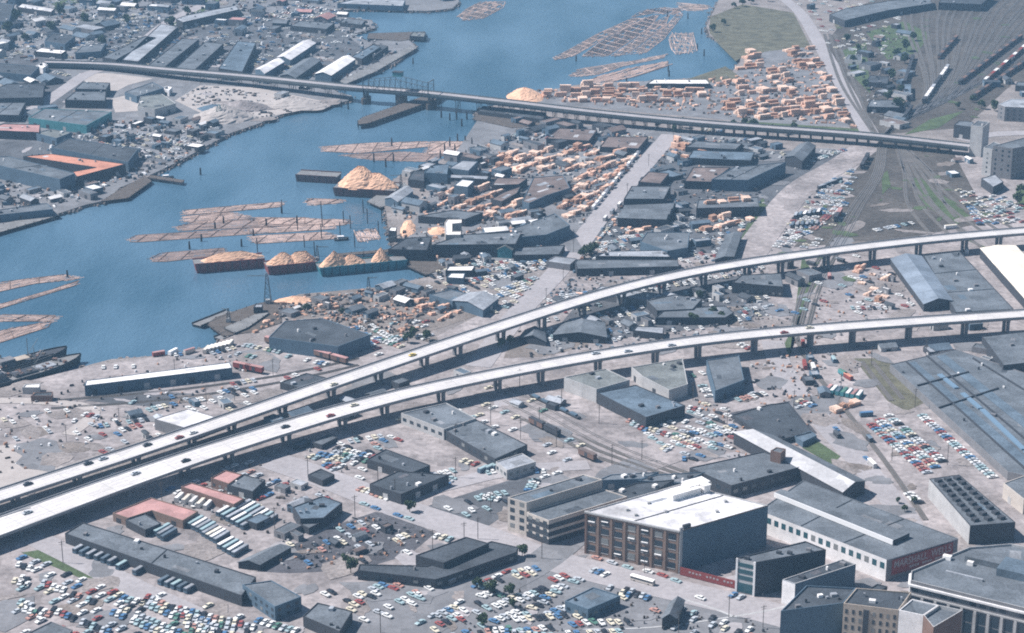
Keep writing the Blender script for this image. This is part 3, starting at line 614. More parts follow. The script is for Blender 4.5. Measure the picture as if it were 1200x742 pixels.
# two-tier white-fronted factory
B('office_building', 'cream-fronted factory block, its taller tier, left of the brick warehouse', [(595, 583), (617, 589), (706, 562), (684, 556)], 19, 'r_md', 'w_cr', win=(4, 2.8, 2.4, 4.6, 2.6, 4.4, 'glass'), facing='lit', vents=2)
B('office_building', 'lower tier with cream front and dark banded side facing the brick warehouse', [(617.3, 600.3), (643, 610), (735, 582), (707, 573)], 14, 'r_md', 'w_cr', win=(3, 2.6, 2, 4.2, 2.4, 4.2, 'glass'), bands=((0.05, 3.2, .06, 'w_dk'), (4.6, 2.6, .06, 'w_dk'), (8.8, 2.8, .06, 'w_dk')), facing='lit')
for rr in (('works_building', 'dark roofed works between the cream factory and the brick warehouse', [(700, 582), (745, 566), (790, 562), (742, 590)], 9, 'r_dk', 'w_dk'),
           ('works_building', 'flat grey works roof just behind the brick warehouse penthouse', [(747, 563), (770, 556), (826, 553), (800, 566)], 8, 'r_md', 'w_bl'),
           ('works_building', 'blue-walled low works behind the dark roofed works', [(700, 563), (716, 556), (772, 553), (752, 561)], 6, 'r_md', 'w_bl')):
    B(*rr, vents=5, doors=2)
gw = B('office_building', 'narrow building with a pale front striped by dark green window bands', [(863, 654), (886, 659), (968, 644), (944, 634)], 18.5, 'r_md', 'w_dk', vents=4, par=.6)
a_, e_, l_, n_, rz_ = face((863, 654), (886, 659), 18.5, gw.location)
pt = a_ + e_ * (l_ / 2) + n_ * .06; put('front', (l_ - .05, .12, 18.4), 'w_lt', gw, (pt.x, pt.y, .02), rz_)
for z, hh in ((.8, 5), (7.6, 2.2), (11, 2.2), (14.6, 2)): q = pt + n_ * .1; put('window', (l_ - 2.4, .2, hh), 'glass_teal', gw, (q.x, q.y, z), rz_)
for k in (-1, 1): q = pt + n_ * .2 + e_ * k * (l_ / 2 - .5); put('pilaster', (1, .5, 18.6), 'w_wh', gw, (q.x, q.y, .02), rz_)
w2 = B('workshop', 'low building with a white end wall beside the green-banded one', [(917, 679), (932, 684), (1003, 661), (988, 655)], 13, 'r_dk', 'w_bl', vents=3, trim='w_lt')
a_, e_, l_, n_, rz_ = face((917, 679), (932, 684), 13, w2.location); pt = a_ + e_ * (l_ / 2) + n_ * .06; put('end_wall', (l_, .12, 12.6), 'w_wh', w2, (pt.x, pt.y, .02), rz_)
B('roof_hut', 'dark plant hut on the roofs below the red sign wall', [(1018, 690), (1028, 684), (1040, 687), (1030, 693)], 17, 'r_dk', 'w_dk', cat='hut')
B('office_building', 'dark blue-walled building left of the tan one at the bottom edge', [(915, 716), (988, 706.5), (1003, 689), (945, 686)], 22, 'r_dk', 'w_bl', vents=6, par=.8)
tn = B('office_building', 'tan building with small paired windows at the bottom edge', [(988.5, 707), (1053, 715), (1068, 694), (1003.5, 689)], 25, 'r_dk', 'w_tan', vents=4, par=.8, win=(5, 1.2, 2.2, 2.7, 4, 4, 'glass'), facing='lit')
a_, e_, l_, n_, rz_ = face((988.5, 707), (1053, 715), 25, tn.location); pt = a_ + e_ * (l_ * .42) + n_ * .15; put('stair_bay', (l_ * .1, .5, 23), 'w_dk', tn, (pt.x, pt.y, .02), rz_)
B('office_building', 'building with a blank whitish end wall at the bottom edge', [(1053.5, 715), (1082, 721), (1100, 709), (1069, 702)], 25, 'r_md', 'w_wh', par=.6)
B('office_building', 'dark-walled wing with a pale parapet in front of the pilastered office block', [(1082.5, 721), (1100.5, 709), (1128, 715), (1094, 735)], 26, 'r_md', 'w_bn', par=1.6, trim='w_lt')
of = B('office_block', 'large office block with pale pilasters and a cornice in the bottom right corner', [(1067, 680), (1068, 669), (1136, 641), (1185, 637), (1290, 660), (1290, 734)], 27, 'r_md', 'w_gr', par=1.1, trim='w_lt', win=(1, 3.0, 2.0, 4.6, 21.6, 0, 'glass'), bands=((24.2, 1.0, 1.0, 'w_wh'), (19.6, .8, .5, 'w_lt')))
a_, e_, l_, n_, rz_ = face((1067, 680), (1290, 734), 27, of.location); k = int(l_ / 6)
for j in range(k + 1):
    pt = a_ + e_ * (j * l_ / k) + n_ * .35; put('pilaster', (1.3, .7, 19.4), 'w_lt', of, (pt.x, pt.y, .02), rz_)
    if j < k:
        for r in range(3):
            if j * 3 + r < 60: pt = a_ + e_ * ((j + .5) * l_ / k) + n_ * .03; put('window', (3.6, .2, 5.2), 'glass', of, (pt.x, pt.y, 1.2 + r * 6), rz_)
for (u, v, sx, sy, sz, mm) in ((1163, 661, 25, 8, 3, 'r_md'), (1192, 672, 16, 14, 4, 'r_bl'), (1137, 662, 3, 2, 2, 'r_wh'), (1110, 655, 4, 2.5, 2, 'r_wh'), (1145, 655, 2, 2, 2, 'r_wh'), (1153, 654, 2, 2, 1.6, 'r_wh'), (1130, 676, 18, 1.2, 1.2, 'r_lt')):
    q = P(u, v, 26) - of.location; put('plant_room', (sx, sy, sz), mm, of, (q.x, q.y, 25.85), rz_ + (1.57 if sx == 25 else 0) * .0)
sw = B('sawtooth_factory', 'grey factory with three rows of dark skylights on its roof', [(1089, 561), (1124, 556), (1190, 612), (1137, 616)], 11, 'r_md', 'w_dk', par=.3)
for r in range(3):
    for j in range(9):
        s = (j + .7) / 9.6; t = .2 + r * .3
        a = P(1089, 561, 11).lerp(P(1137, 616, 11), s); b = P(1124, 556, 11).lerp(P(1190, 612, 11), s); q = a.lerp(b, t) - sw.location
        put('skylight', (3.2, 3.0, 1.6), 'w_dk', sw, (q.x, q.y, 10.72), .5)
a_, e_, l_, n_, rz_ = face((1089, 561), (1137, 616), 11, sw.location); n_ = -n_ if n_.x > 0 else n_; pt = a_ + e_ * (l_ / 2) + n_ * .06; put('sunlit_wall', (l_ - .1, .12, 10.6), 'w_lt', sw, (pt.x, pt.y, .02), rz_)  # pale panel on the dark walls paints sunlight onto the left side
wl = B('long_warehouse', 'very long grey warehouse with broken pale blue skylight strips at the right edge', [(1043, 427), (1120, 409), (1210, 440), (1290, 520), (1290, 575), (1181, 553)], 5, 'r_md', 'w_gr', vents=12, par=.4)
for s in (((1101, 439), (1121, 455)), ((1128, 461), (1149, 479)), ((1151, 480), (1200, 527)), ((1202, 529), (1240, 566))):
    a = P(*s[0], 5); b = P(*s[1], 5); d = b - a; q = (a + b) / 2 - wl.location; put('skylight', (d.length, 3.0, .9), 'blue_light', wl, (q.x, q.y, 4.62), math.atan2(d.y, d.x))
for s in (((1075, 452), (1135, 436)), ((1100, 478), (1170, 455)), ((1062, 424), (1215, 562)), ((1086, 417), (1255, 560)), ((1140, 420), (1270, 500))):
    a = P(*s[0], 5); b = P(*s[1], 5); d = b - a; q = (a + b) / 2 - wl.location; put('roof_ridge', (d.length, .8, 1.0), 'w_dk', wl, (q.x, q.y, 4.62), math.atan2(d.y, d.x))
for t0, t1 in ((.22, .34), (.66, .8)):
    a = P2(1043, 427, 5).lerp(P2(1120, 409, 5), t0); b = P2(1043, 427, 5).lerp(P2(1120, 409, 5), t1); c_ = P2(1181, 553, 5).lerp(P2(1290, 540, 5), t1); d_ = P2(1181, 553, 5).lerp(P2(1290, 540, 5), t0); a = a.lerp(d_, .02); b = b.lerp(c_, .02); c_ = c_.lerp(b, .03); d_ = d_.lerp(a, .03)
    slab('roof_bay', [v - wl.location.xy for v in (a, b, c_, d_)], 4.6, 4.8, 'r_bl', 'w_dk', wl)
B('warehouse', 'cream-walled warehouse at the right edge beyond the row of parked cars', [(1176, 566), (1215, 552), (1260, 575), (1200, 585)], 9, 'r_md', 'w_cr', doors=3)
B('warehouse', 'flat grey roofed building below the lower viaduct at the right edge', [(1151, 394), (1200, 388), (1240, 400), (1230, 422), (1176, 428)], 8, 'r_md', 'w_dk', vents=3, doors=3)
B('shed', 'small grey hut on the yard near the long warehouse', [(1139, 406), (1143, 402), (1161, 404), (1157, 409)], 4, 'r_md', 'w_gr')
B('quonset_shed', 'shed with a pale blue-grey metal roof and open dark end between the viaducts', [(1044, 301), (1080, 298), (1116, 350), (1083, 354)], 7, 'r_metal', 'w_dk', gable=.12, par=.3)
B('dark_flat_building', 'dark flat roof adjoining the blue-grey metal shed between the viaducts', [(1082, 299), (1124, 294), (1188, 362), (1120, 366)], 5.5, 'r_md', 'w_dk', vents=9, cat='building')
B('transit_shed', 'long cream-white gabled shed at the right edge between the viaducts', [(1149, 290), (1190, 287), (1260, 362), (1222, 372)], 8, 'r_cr', 'w_dk', gable=.05)
# towers on the right edge
B('cold_store', 'tall narrow pale block standing against the right end of the old bridge', [(1138, 147), (1152, 149), (1160, 143), (1146, 141)], 27, 'r_md', 'w_lt', vents=2)
B('cold_store', 'second tall pale block, stepped down from the one at the bridge end', [(1152.5, 173), (1163, 175), (1176, 170), (1165, 166)], 24, 'r_md', 'w_lt', win=W3(5, 1.4, 1.4, 4, 3, 4))
B('cold_store', 'bulky blue-grey block on the right edge, largest of the tall blocks', [(1164, 171), (1187, 174), (1230, 166), (1205, 160)], 27, 'r_md', 'w_gr', win=W3(6, 1.6, 1.6, 4.5, 3, 4))
B('grain_store', 'building with a white end wall above the road at the right edge', [(1170, 122), (1178, 125), (1250, 128), (1250, 116), (1185, 116)], 14, 'r_lt', 'w_gr', trim='w_wh', win=W3(3, 1.6, 1.6, 5, 2, 4))
B('shed', 'small dark shed behind the right end of the old bridge', [(1118, 146), (1124, 141), (1141, 143), (1138, 149)], 12, 'r_md', 'w_dk', doors=1)
B('shed', 'pale low shed at the foot of the tall blocks', [(1150, 209), (1166, 204), (1176, 213), (1164, 219)], 7, 'r_lt', 'w_dk')
B('shed', 'long dark shed behind the tall pale blocks', [(1190, 100), (1192, 96), (1260, 98), (1260, 106)], 6, 'r_md', 'w_dk')
# between the viaducts
B('warehouse', 'low gabled warehouse left of centre between the two viaducts', [(648, 390), (660, 377), (708, 376), (711, 393)], 6, 'r_md', 'w_dk', gable=.1, doors=2)
B('shed', 'pale-fronted shed just above the lower viaduct', [(742, 387), (746, 382), (778, 383), (777, 391)], 5, 'r_lt', 'w_dk', doors=2)
B('shed', 'small gabled shed with a peaked roof under the upper viaduct', [(608, 393), (616, 384), (638, 386), (640, 398)], 5, 'r_md', 'w_dk', gable=.25)
B('warehouse', 'flat dark building under the upper viaduct beside the ramp', [(758, 352), (790, 345), (823, 350), (812, 362), (770, 364)], 6, 'r_md', 'w_dk', vents=4, doors=2)
B('warehouse', 'dark warehouse under the upper viaduct near the railway', [(858, 331), (869, 322), (915, 320), (918, 336)], 8, 'r_md', 'w_dk', vents=3, win=W3(1))
B('warehouse', 'long grey low building hugging the upper viaduct', [(690, 344), (704, 335), (780, 345), (760, 352)], 4.5, 'r_lt', 'w_gr', vents=4)
B('warehouse', 'grey shed beside the gravel road between the viaducts', [(768, 372), (780, 362), (850, 358), (860, 366), (850, 372)], 5.5, 'r_md', 'w_dk', doors=3)
# waterfront, left of the viaducts
B('long_shed', 'long narrow white-roofed shed with bluish walls near the shore', [(99, 452), (101, 446), (269, 424.5), (272, 431)], 7, 'r_wh', 'w_bl', doors=9, par=.3)
B('warehouse', 'square building with a pale whitish flat roof beside the upper viaduct', [(181, 491), (220, 479), (254, 489), (219, 502)], 7, 'r_stain', 'w_gr', par=.3)
B('warehouse', 'large dark flat-roofed shed with brown boxcars along its side', [(315, 395), (334, 376), (378, 373), (434, 392), (396, 406)], 9.5, 'r_dk', 'w_bl', vents=5, par=.4)
B('shed', 'dark low shed partly behind the upper viaduct near the boxcars', [(328, 448), (359, 437), (389, 444), (350, 454)], 4.5, 'r_dk', 'w_dk', vents=2)
B('shed', 'white-sided hut on the open gravel beside the moored ships', [(26, 454), (30, 450), (47, 449), (46, 454)], 4.5, 'r_wh', 'w_lt'); B('shed', 'dark brown hut below the white hut near the moored ships', [(36, 464), (42, 460), (62, 459), (61, 464)], 4, 'r_dk', 'w_bn')
B('warehouse', 'greenish grey warehouse by the bay, right one of a pair', [(530, 350), (549, 341), (584, 347), (566, 361)], 7, 'r_lt', 'w_bl', gable=.12, doors=1)
B('warehouse', 'flat bluish warehouse by the bay, left one of a pair', [(503, 345), (528, 339), (548, 344), (530, 353)], 6, 'r_md', 'w_bl', doors=2)
B('shed', 'narrow white-roofed shed close to the bay head', [(522, 317), (526, 312), (557, 311), (553, 317)], 5, 'r_wh', 'w_dk'); B('shed', 'small bright white shed below the narrow white-roofed one', [(523, 325), (528, 320), (545, 320), (543, 326)], 5, 'r_wh', 'w_bl')
B('shed', 'pale gabled shed beside the sawdust barge', [(451, 231), (474, 217), (484, 222), (466, 235)], 7, 'r_lt', 'w_bl', gable=.15)
B('shed', 'squarish pale shed on the yard south of the boxcar siding', [(640, 306), (650, 300), (676, 303), (668, 310)], 5, 'r_lt', 'w_gr')
# sawmill complex
B('sawmill', 'big dark sawmill building with a long grey roof by the bay', [(506, 287), (540, 275), (612, 271), (604, 286)], 10, 'r_md', 'w_dk', vents=5)
B('sawmill', 'dark sawmill shed on the bay edge behind the teal barge', [(455, 292), (475, 279), (506, 277), (500, 293)], 9, 'r_dk', 'w_dk', vents=4)
B('sawmill', 'wide grey mill roof right of the long sawmill', [(600, 268), (650, 250), (668, 264), (640, 275), (606, 278)], 9, 'r_md', 'w_bl', vents=5)
B('mill_shed', 'green-walled mill shed with a pale roof beside the mill yard', [(583, 290), (590, 278), (606, 283), (600, 291)], 8, 'r_gn', 'w_tl', gable=.2)
B('mill_shed', 'low grey shed in the mill yard next to the green-walled one', [(602, 290), (662, 287), (655, 298), (602, 299)], 5, 'r_md', 'w_dk', doors=3)
B('mill_shed', 'dark shed with a long roof north of the mill yard', [(490, 253), (530, 246), (566, 249), (545, 257)], 6, 'r_md', 'w_dk')
B('chip_loader', 'small square dark tower with a white roof on the bay edge', [(455, 270), (457, 266), (465, 266), (464, 271)], 9, 'r_wh', 'w_dk'); B('mill_office', 'white c-shaped cabin on the sawmill roof yard', [(521, 261), (524, 257), (541, 257), (541, 261), (530, 262), (530, 271), (540, 271), (540, 275), (522, 275)], 12, 'r_wh', 'w_cr', cat='cabin')
B('mill_shed', 'blue-walled shed on the north side of the sawmill', [(526, 197), (541, 188), (560, 189), (549, 200)], 8, 'r_lt', 'w_bl'); B('mill_shed', 'small blue block with a white roof in the mill', [(532, 217), (541, 210), (556, 212), (548, 219)], 9, 'r_wh', 'w_bl')
B('mill_shed', 'dark blue shed at the pond edge of the sawmill', [(497, 202), (505, 194), (526, 192), (524, 204)], 9, 'r_bl', 'w_bl', vents=2); B('mill_shed', 'dark long shed over the log pond edge', [(478, 210), (484, 200), (497, 200), (497, 212)], 7, 'r_dk', 'w_dk')
B('mill_shed', 'narrow pale conveyor shed in the mill', [(523, 208), (525, 204), (573, 206), (571, 210)], 6, 'r_lt', 'w_dk')
B('lumber_shed', 'brownish roofed lumber shed left of centre in the lumber yard', [(575, 233), (590, 225), (610, 218), (606, 226), (588, 236)], 6, 'r_bn', 'w_dk'); B('lumber_shed', 'broad brown-grey roof at the middle of the lumber yard', [(612, 236), (625, 208), (660, 205), (668, 220), (640, 229), (620, 238)], 7, 'r_bn', 'w_bl', vents=4)
B('lumber_shed', 'brown-grey shed north of the broad roof in the lumber yard', [(576, 217), (582, 208), (618, 209), (608, 216)], 6, 'r_bn', 'w_dk')
# east of the diagonal street
B('long_shed', 'long straight low grey building left of the upper viaduct', [(674, 307), (676, 304), (794, 304), (796, 312), (676, 315)], 6, 'r_md', 'w_dk', doors=5)
B('warehouse', 'second low grey building behind the long straight one', [(698, 300), (712, 294), (778, 293), (786, 301)], 6, 'r_lt', 'w_dk', vents=4)
B('warehouse', 'grey roofed warehouse beside the diagonal street', [(731, 233), (740, 218), (786, 218), (778, 233)], 7, 'r_md', 'w_dk', vents=3)
B('sawtooth_factory', 'factory with three sloping roof bays beside the diagonal street', [(724, 253), (733, 239), (792, 236), (781, 255)], 9, 'r_md', 'w_dk', saw=3)
B('shed', 'reddish brown roofed shed beside the diagonal street', [(748, 213), (760, 201), (784, 203), (774, 215)], 6, 'r_bn', 'w_dk')
B('factory', 'broad bluish factory with a light blue front north of the yard', [(834, 210), (860, 196), (921, 190), (876, 211)], 10, 'r_md', 'w_bl', vents=4)
B('factory', 'brown-roofed works touching the bluish factory', [(802, 212), (812, 196), (856, 196), (833, 213)], 7, 'r_bn', 'w_dk', vents=4)
B('long_shed', 'dark-walled long shed with stacked lumber on and around it', [(816, 244), (818, 234), (888, 231), (890, 242)], 8, 'r_md', 'w_dk')
B('warehouse', 'grey building with a faceted roof south of the lumber piles', [(750, 283), (758, 272), (808, 272), (806, 290), (782, 294)], 7, 'r_md', 'w_bl', vents=3)
B('shed', 'grey shed with a slanting long roof beside the green slope', [(838, 303), (852, 274), (869, 272), (860, 300)], 6, 'r_md', 'w_dk', gable=.1)
B('long_shed', 'long dark roof under the right half of the old bridge', [(806, 185), (812, 176), (884, 178), (880, 188)], 6, 'r_bl', 'w_dk', vents=3)
B('warehouse', 'dark gabled building against the old bridge right of centre', [(920, 182), (938, 167), (956, 169), (940, 187)], 9, 'r_md', 'w_dk', gable=.2)
B('shed', 'low grey shed near the top of the diagonal street', [(803, 172), (815, 165), (870, 168), (862, 175)], 5, 'r_md', 'w_dk')
B('warehouse', 'brownish flat roof left of the diagonal street near the old bridge', [(703, 172), (712, 160), (760, 160), (748, 174)], 5, 'r_bn', 'w_dk', vents=3); B('warehouse', 'flat grey roof below the old bridge by the diagonal street', [(640, 162), (655, 150), (700, 152), (690, 165)], 5, 'r_bn', 'w_dk', vents=3)

# ================================================================ far shore
far_b = [
 ('warehouse', 'far shore warehouse nearest the left end of the old bridge', [(120, 67), (170, 42), (183, 44), (136, 70)], 7, 'r_md', 'w_dk'),
 ('warehouse', 'far shore warehouse with the widest grey roof above the old bridge', [(143, 70), (188, 28), (209, 31), (162, 72)], 7, 'r_lt', 'w_dk'),
 ('warehouse', 'far shore warehouse, second grey roof right of the widest one', [(173, 77), (213, 45), (233, 46), (192, 79)], 7, 'r_md', 'w_dk'),
 ('warehouse', 'far shore warehouse, third grey roof right of the widest one', [(206, 79), (240, 49), (262, 51), (228, 82)], 7, 'r_md', 'w_dk'),
 ('warehouse', 'far shore warehouse with a stained roof left of the whitish gabled sheds', [(256, 80), (278, 48), (300, 50), (284, 84)], 8, 'r_bl', 'w_dk'),
 ('gabled_shed', 'bright white gabled shed nearest the water above the old bridge', [(369, 85), (402, 65), (416, 68), (388, 87)], 8, 'r_wh', 'w_bl'),
 ('gabled_shed', 'whitish gabled shed touching the old bridge', [(299, 80), (323, 68), (333, 71), (310, 85)], 8, 'r_stain', 'w_bl'),
 ('gabled_shed', 'whitish gabled shed behind the one that touches the old bridge', [(324, 66), (354, 47), (370, 49), (340, 69)], 8, 'r_stain', 'w_bl'),
 ('gabled_shed', 'grey gabled shed between the two white far shore sheds', [(328, 87), (356, 68), (376, 69), (346, 90)], 8, 'r_md', 'w_dk'),
 ('warehouse', 'dark roofed wharf shed above the white gabled shed', [(412, 66), (437, 52), (446, 55), (424, 69)], 7, 'r_bl', 'w_dk'),
 ('warehouse', 'dark roofed wharf shed beside the far pier', [(425, 58), (440, 52), (455, 54), (438, 66)], 5, 'r_dk', 'w_dk'),
 ('warehouse', 'far shore building with a column-lined front below the old bridge', [(76, 117), (88, 107), (124, 107), (123, 118)], 8, 'r_md', 'w_dk'),
 ('warehouse', 'far shore grey block behind the column-lined building', [(88, 104), (97, 96), (129, 97), (124, 105)], 8, 'r_md', 'w_dk'),
 ('warehouse', 'many-sided grey building on the pale ground below the old bridge', [(161, 125), (165, 113), (190, 110), (206, 121), (181, 128)], 8, 'r_gn', 'w_lt'),
 ('warehouse', 'pale roofed building with a dark front behind the many-sided one', [(146, 108), (179, 96), (192, 103), (160, 113)], 7, 'r_md', 'w_bl'),
 ('long_shed', 'broad low shed with a greenish pale eave on the far shore', [(33, 138), (52, 127), (131, 131), (101, 147)], 8, 'r_md', 'w_tl'),
 ('red_roofed_building', 'pale red roofed building at the left edge', [(-20, 152), (4, 145), (47, 146), (46, 155)], 8, 'r_rd', 'w_dk'),
 ('red_roofed_building', 'bright orange-roofed v-shaped building on the far shore', [(27, 183), (60, 180), (147, 192), (90, 207), (85, 201), (112, 196)], 9, 'r_or', 'w_dk'),
 ('long_shed', 'long blue-walled grey shed below the orange roof', [(-40, 185), (10, 183), (88, 203), (70, 210)], 12, 'r_md', 'w_bl'),
 ('warehouse', 'dark roofed warehouse above the orange roof', [(60, 173), (80, 162), (162, 174), (150, 190)], 9, 'r_dk', 'w_bl'),
 ('long_shed', 'pale blue shed left of the dark roofed warehouse', [(42, 156), (60, 151), (84, 155), (66, 162)], 7, 'r_gn', 'w_bl'),
 ('long_shed', 'blue-walled wharf shed at the lower left shore', [(-40, 256), (-10, 247), (55, 238), (62, 245)], 6, 'r_md', 'w_bl'),
 ('warehouse', 'dark block at the left edge below the old bridge', [(-30, 116), (8, 98), (52, 98), (50, 114)], 8, 'r_dk', 'w_dk'),
 ('warehouse', 'dark flat block at the left edge nearer the diagonal road', [(-30, 134), (0, 120), (30, 120), (22, 135)], 7, 'r_md', 'w_dk'),
 ('warehouse', 'long dark block at the left edge level with the bridge end', [(-30, 82), (0, 74), (46, 78), (36, 88)], 8, 'r_dk', 'w_bl'),
 ('warehouse', 'white roofed building behind the left bridge end', [(40, 60), (48, 56), (78, 59), (72, 63)], 6, 'r_wh', 'w_dk'),
 ('shed', 'small bright white building beside the left bridge end', [(42, 77), (49, 73), (56, 76), (50, 80)], 6, 'r_wh', 'w_wh'),
 ('shed', 'small bright white building right of the many-sided one', [(190, 104), (194, 101), (202, 102), (198, 106)], 6, 'r_wh', 'w_wh'),
 ('warehouse', 'mint-green roofed building at the top left', [(92, 25), (98, 21), (121, 22), (116, 27)], 6, 'r_gn', 'w_lt'),
 ('warehouse', 'long dark building at the top left corner', [(-30, 22), (0, 3), (16, 5), (10, 26)], 8, 'r_dk', 'w_bl'),
 ('warehouse', 'long whitish strip building at the top left', [(20, 8), (26, 4), (64, 10), (60, 14)], 6, 'r_stain', 'w_dk'),
 ('long_shed', 'long pale shed with a dark side near the top', [(206, 22), (218, 18), (276, 6), (280, 11), (214, 26)], 8, 'r_lt', 'w_dk'),
 ('warehouse', 'dark low block in the far left middle', [(52, 48), (62, 38), (88, 42), (76, 52)], 7, 'r_dk', 'w_bl'),
 ('warehouse', 'grey low block behind the bridge end', [(88, 62), (96, 54), (124, 50), (118, 60)], 7, 'r_md', 'w_bl'),
 ('long_shed', 'long grey shed on the far wharf at the top', [(340, 30), (352, 24), (392, 27), (382, 34)], 6, 'r_md', 'w_dk'),
 ('long_shed', 'dark grey shed on the far wharf point', [(398, 26), (404, 21), (428, 24), (424, 29)], 5, 'r_md', 'w_dk'),
 ('long_shed', 'long low wharf building across the top of the inlet', [(395, 4), (420, -2), (475, 0), (472, 7)], 6, 'r_lt', 'w_bl'),
 ('roundhouse', 'very long dark curved railway shed at the top right', [(972, 17), (990, 10), (1040, 1), (1090, -4), (1092, 4), (1040, 12), (990, 24)], 8, 'r_md', 'w_dk'),
 ('long_shed', 'long dark shed at the top right beyond the rail yard', [(1100, 3), (1106, -6), (1165, -8), (1150, 5)], 9, 'r_dk', 'w_dk'),
 ('shed', 'low white-edged shed in the green triangle', [(990, 69), (994, 64), (1010, 64), (1010, 71)], 5, 'r_md', 'w_lt'),
 ('shed', 'dark shed right of the pale road', [(1014, 96), (1020, 88), (1042, 90), (1040, 98)], 5, 'r_dk', 'w_dk'),
 ('shed', 'grey shed near the foot of the pale road', [(1016, 125), (1020, 117), (1056, 117), (1054, 126)], 6, 'r_md', 'w_dk'),
 ('shed', 'blue-grey shed at the neck of the rail yard', [(1058, 112), (1059, 98), (1068, 98), (1068, 113)], 5, 'r_bl', 'w_dk'),
 ('long_shed', 'dark-sided white-topped shed on the log pond shore', [(758, 98), (766, 93), (828, 93), (832, 98)], 5, 'r_wh', 'w_dk'),
 ('long_shed', 'dark wharf shed along the old bridge shadow', [(560, 130), (566, 124), (640, 132), (636, 140)], 4, 'r_dk', 'w_dk'),
 ('shed', 'grey pier shed at the end of the far dark pier', [(480, 42), (484, 37), (499, 38), (497, 43)], 4, 'r_gn', 'w_dk')]
for t in far_b:
    g_ = .15 if t[0] in ('gabled_shed',) else 0
    B(t[0], t[1], t[2], t[3], t[4], t[5], gable=g_, vents=0 if g_ else 3, doors=0 if g_ else 3)

# red hoarding beside the brick block
a = P(797, 674, 0); b = P(864, 691, 0); d = b - a; rz = math.atan2(d.y, d.x); f = empty('hoarding', (a + b) / 2, rz); tag(f, 'long dark red hoarding with faded pale marks beside the brick warehouse', 'fence')
put('panel', (d.length, .3, 4.2), 'w_rd', f, (0, 0, .3)); 
for k in range(9): put('post', (.3, .3, 4.4), 'timber', f, (-d.length / 2 + .2 + k * (d.length - .4) / 8, .32, 0))
for k in range(13): put('lettering', (1.1, .06, .9), 'letter', f, (-d.length * .33 + k * 1.9, -.18, 2.5 - (k % 3) * .1)) if k not in (4, 9) else None
# ================================================================ water: ships, barges, docks, booms, piles
def hull_obj(name, label, cat, p0, p1, wd, h, m, deckm, bow=True, cabins=(), rake=.12, group=None):
    a = P(*p0, WZ); b = P(*p1, WZ); d = b - a; L = d.length; rz = math.atan2(d.y, d.x); mid = (a + b) / 2; n = Vector((-d.y, d.x, 0)).normalized(); mid = mid + n * wd / 2
    r = empty(name, (mid.x, mid.y, WZ), rz); tag(r, label, cat, group)
    block([Vector((mid.x + math.cos(rz) * sx * L / 2 - math.sin(rz) * sy * wd / 2, mid.y + math.sin(rz) * sx * L / 2 + math.cos(rz) * sy * wd / 2)) for sx, sy in ((-1, -1), (1, -1), (1, 1), (-1, 1))])
    st = [(-.5, .8), (-.46, .95), (-.3, 1), (.2, 1), (.34, .85), (.44, .5), (.5, .06)] if bow else [(-.5, 1), (.5, 1)]
    vs = []; fs = []; fm = []
    for t, ww in st:
        sh = h * (1 + (.35 * max(0, t - .1) ** 2 * 8 if bow else 0)); x = t * L
        xl = x * (1 - rake * .5) if not bow else x * .97
        vs += [Vector((x, -ww * wd / 2, sh)), Vector((xl, -ww * wd / 2 * .9, -1)), Vector((xl, ww * wd / 2 * .9, -1)), Vector((x, ww * wd / 2, sh)), Vector((x, (ww * wd / 2 - .4 * ww), sh)), Vector((x, (ww * wd / 2 - .4 * ww), sh - .9)), Vector((x, -(ww * wd / 2 - .4 * ww), sh - .9)), Vector((x, -(ww * wd / 2 - .4 * ww), sh))]
    for i in range(len(st) - 1):
        for j in range(8):
            A_ = i * 8 + j; B_ = i * 8 + (j + 1) % 8; fs.append((A_, A_ + 8, B_ + 8, B_)); fm.append(1 if j == 5 else 0)
    k = len(vs) - 8; fs += [(0, 1, 2, 3, 4, 5, 6, 7), (k + 7, k + 6, k + 5, k + 4, k + 3, k + 2, k + 1, k)]; fm += [0, 0]
    link_mesh('hull', vs, fs, [m, deckm], r, fm)
    for (x, y, sx, sy, z, sz, mm) in cabins:
        c = put('deckhouse', (sx, sy, sz), mm, r, (x * L, y * wd, h - .9 + z))
        if sz > 2 and sx > 4: put('windows', (sx + .1, sy + .1, .7), 'glass', c, (0, 0, sz * .6))
    return r, L, rz
def pile_mesh(name, lx, ly, h, m, parent, loc, seed=0, rz=0.0, ridge=0.0):
    rnd = random.Random(seed); N = 40; K = 15; vs = []; fs = []
    for k in range(K):
        t = k / (K - 1)
        for i in range(N):
            an = 2 * math.pi * i / N; r = (1 - t); jit = 1 + (rnd.random() - .5) * .1 * (1 if 0 < k < K - 1 else .3) + .09 * math.sin(an * 3 + seed) + .05 * math.sin(an * 7 + seed * 2 + k * .5)
            rr = r * jit; x = math.cos(an) * lx / 2 * (rr * (1 - ridge) + (ridge * (.5 + .5 * rr) if k < K else 0)); y = math.sin(an) * ly / 2 * rr
            vs.append((x, y, h * (t ** .9) * (1 + (rnd.random() - .5) * .08)))
    for k in range(K - 1):
        for i in range(N): fs.append((k * N + i, k * N + (i + 1) % N, (k + 1) * N + (i + 1) % N, (k + 1) * N + i))
    fs.append(tuple(range((K - 1) * N, K * N)))
    o = link_mesh(name, vs, fs, m, parent); o.location = loc; o.rotation_euler = (0, 0, rz); return o
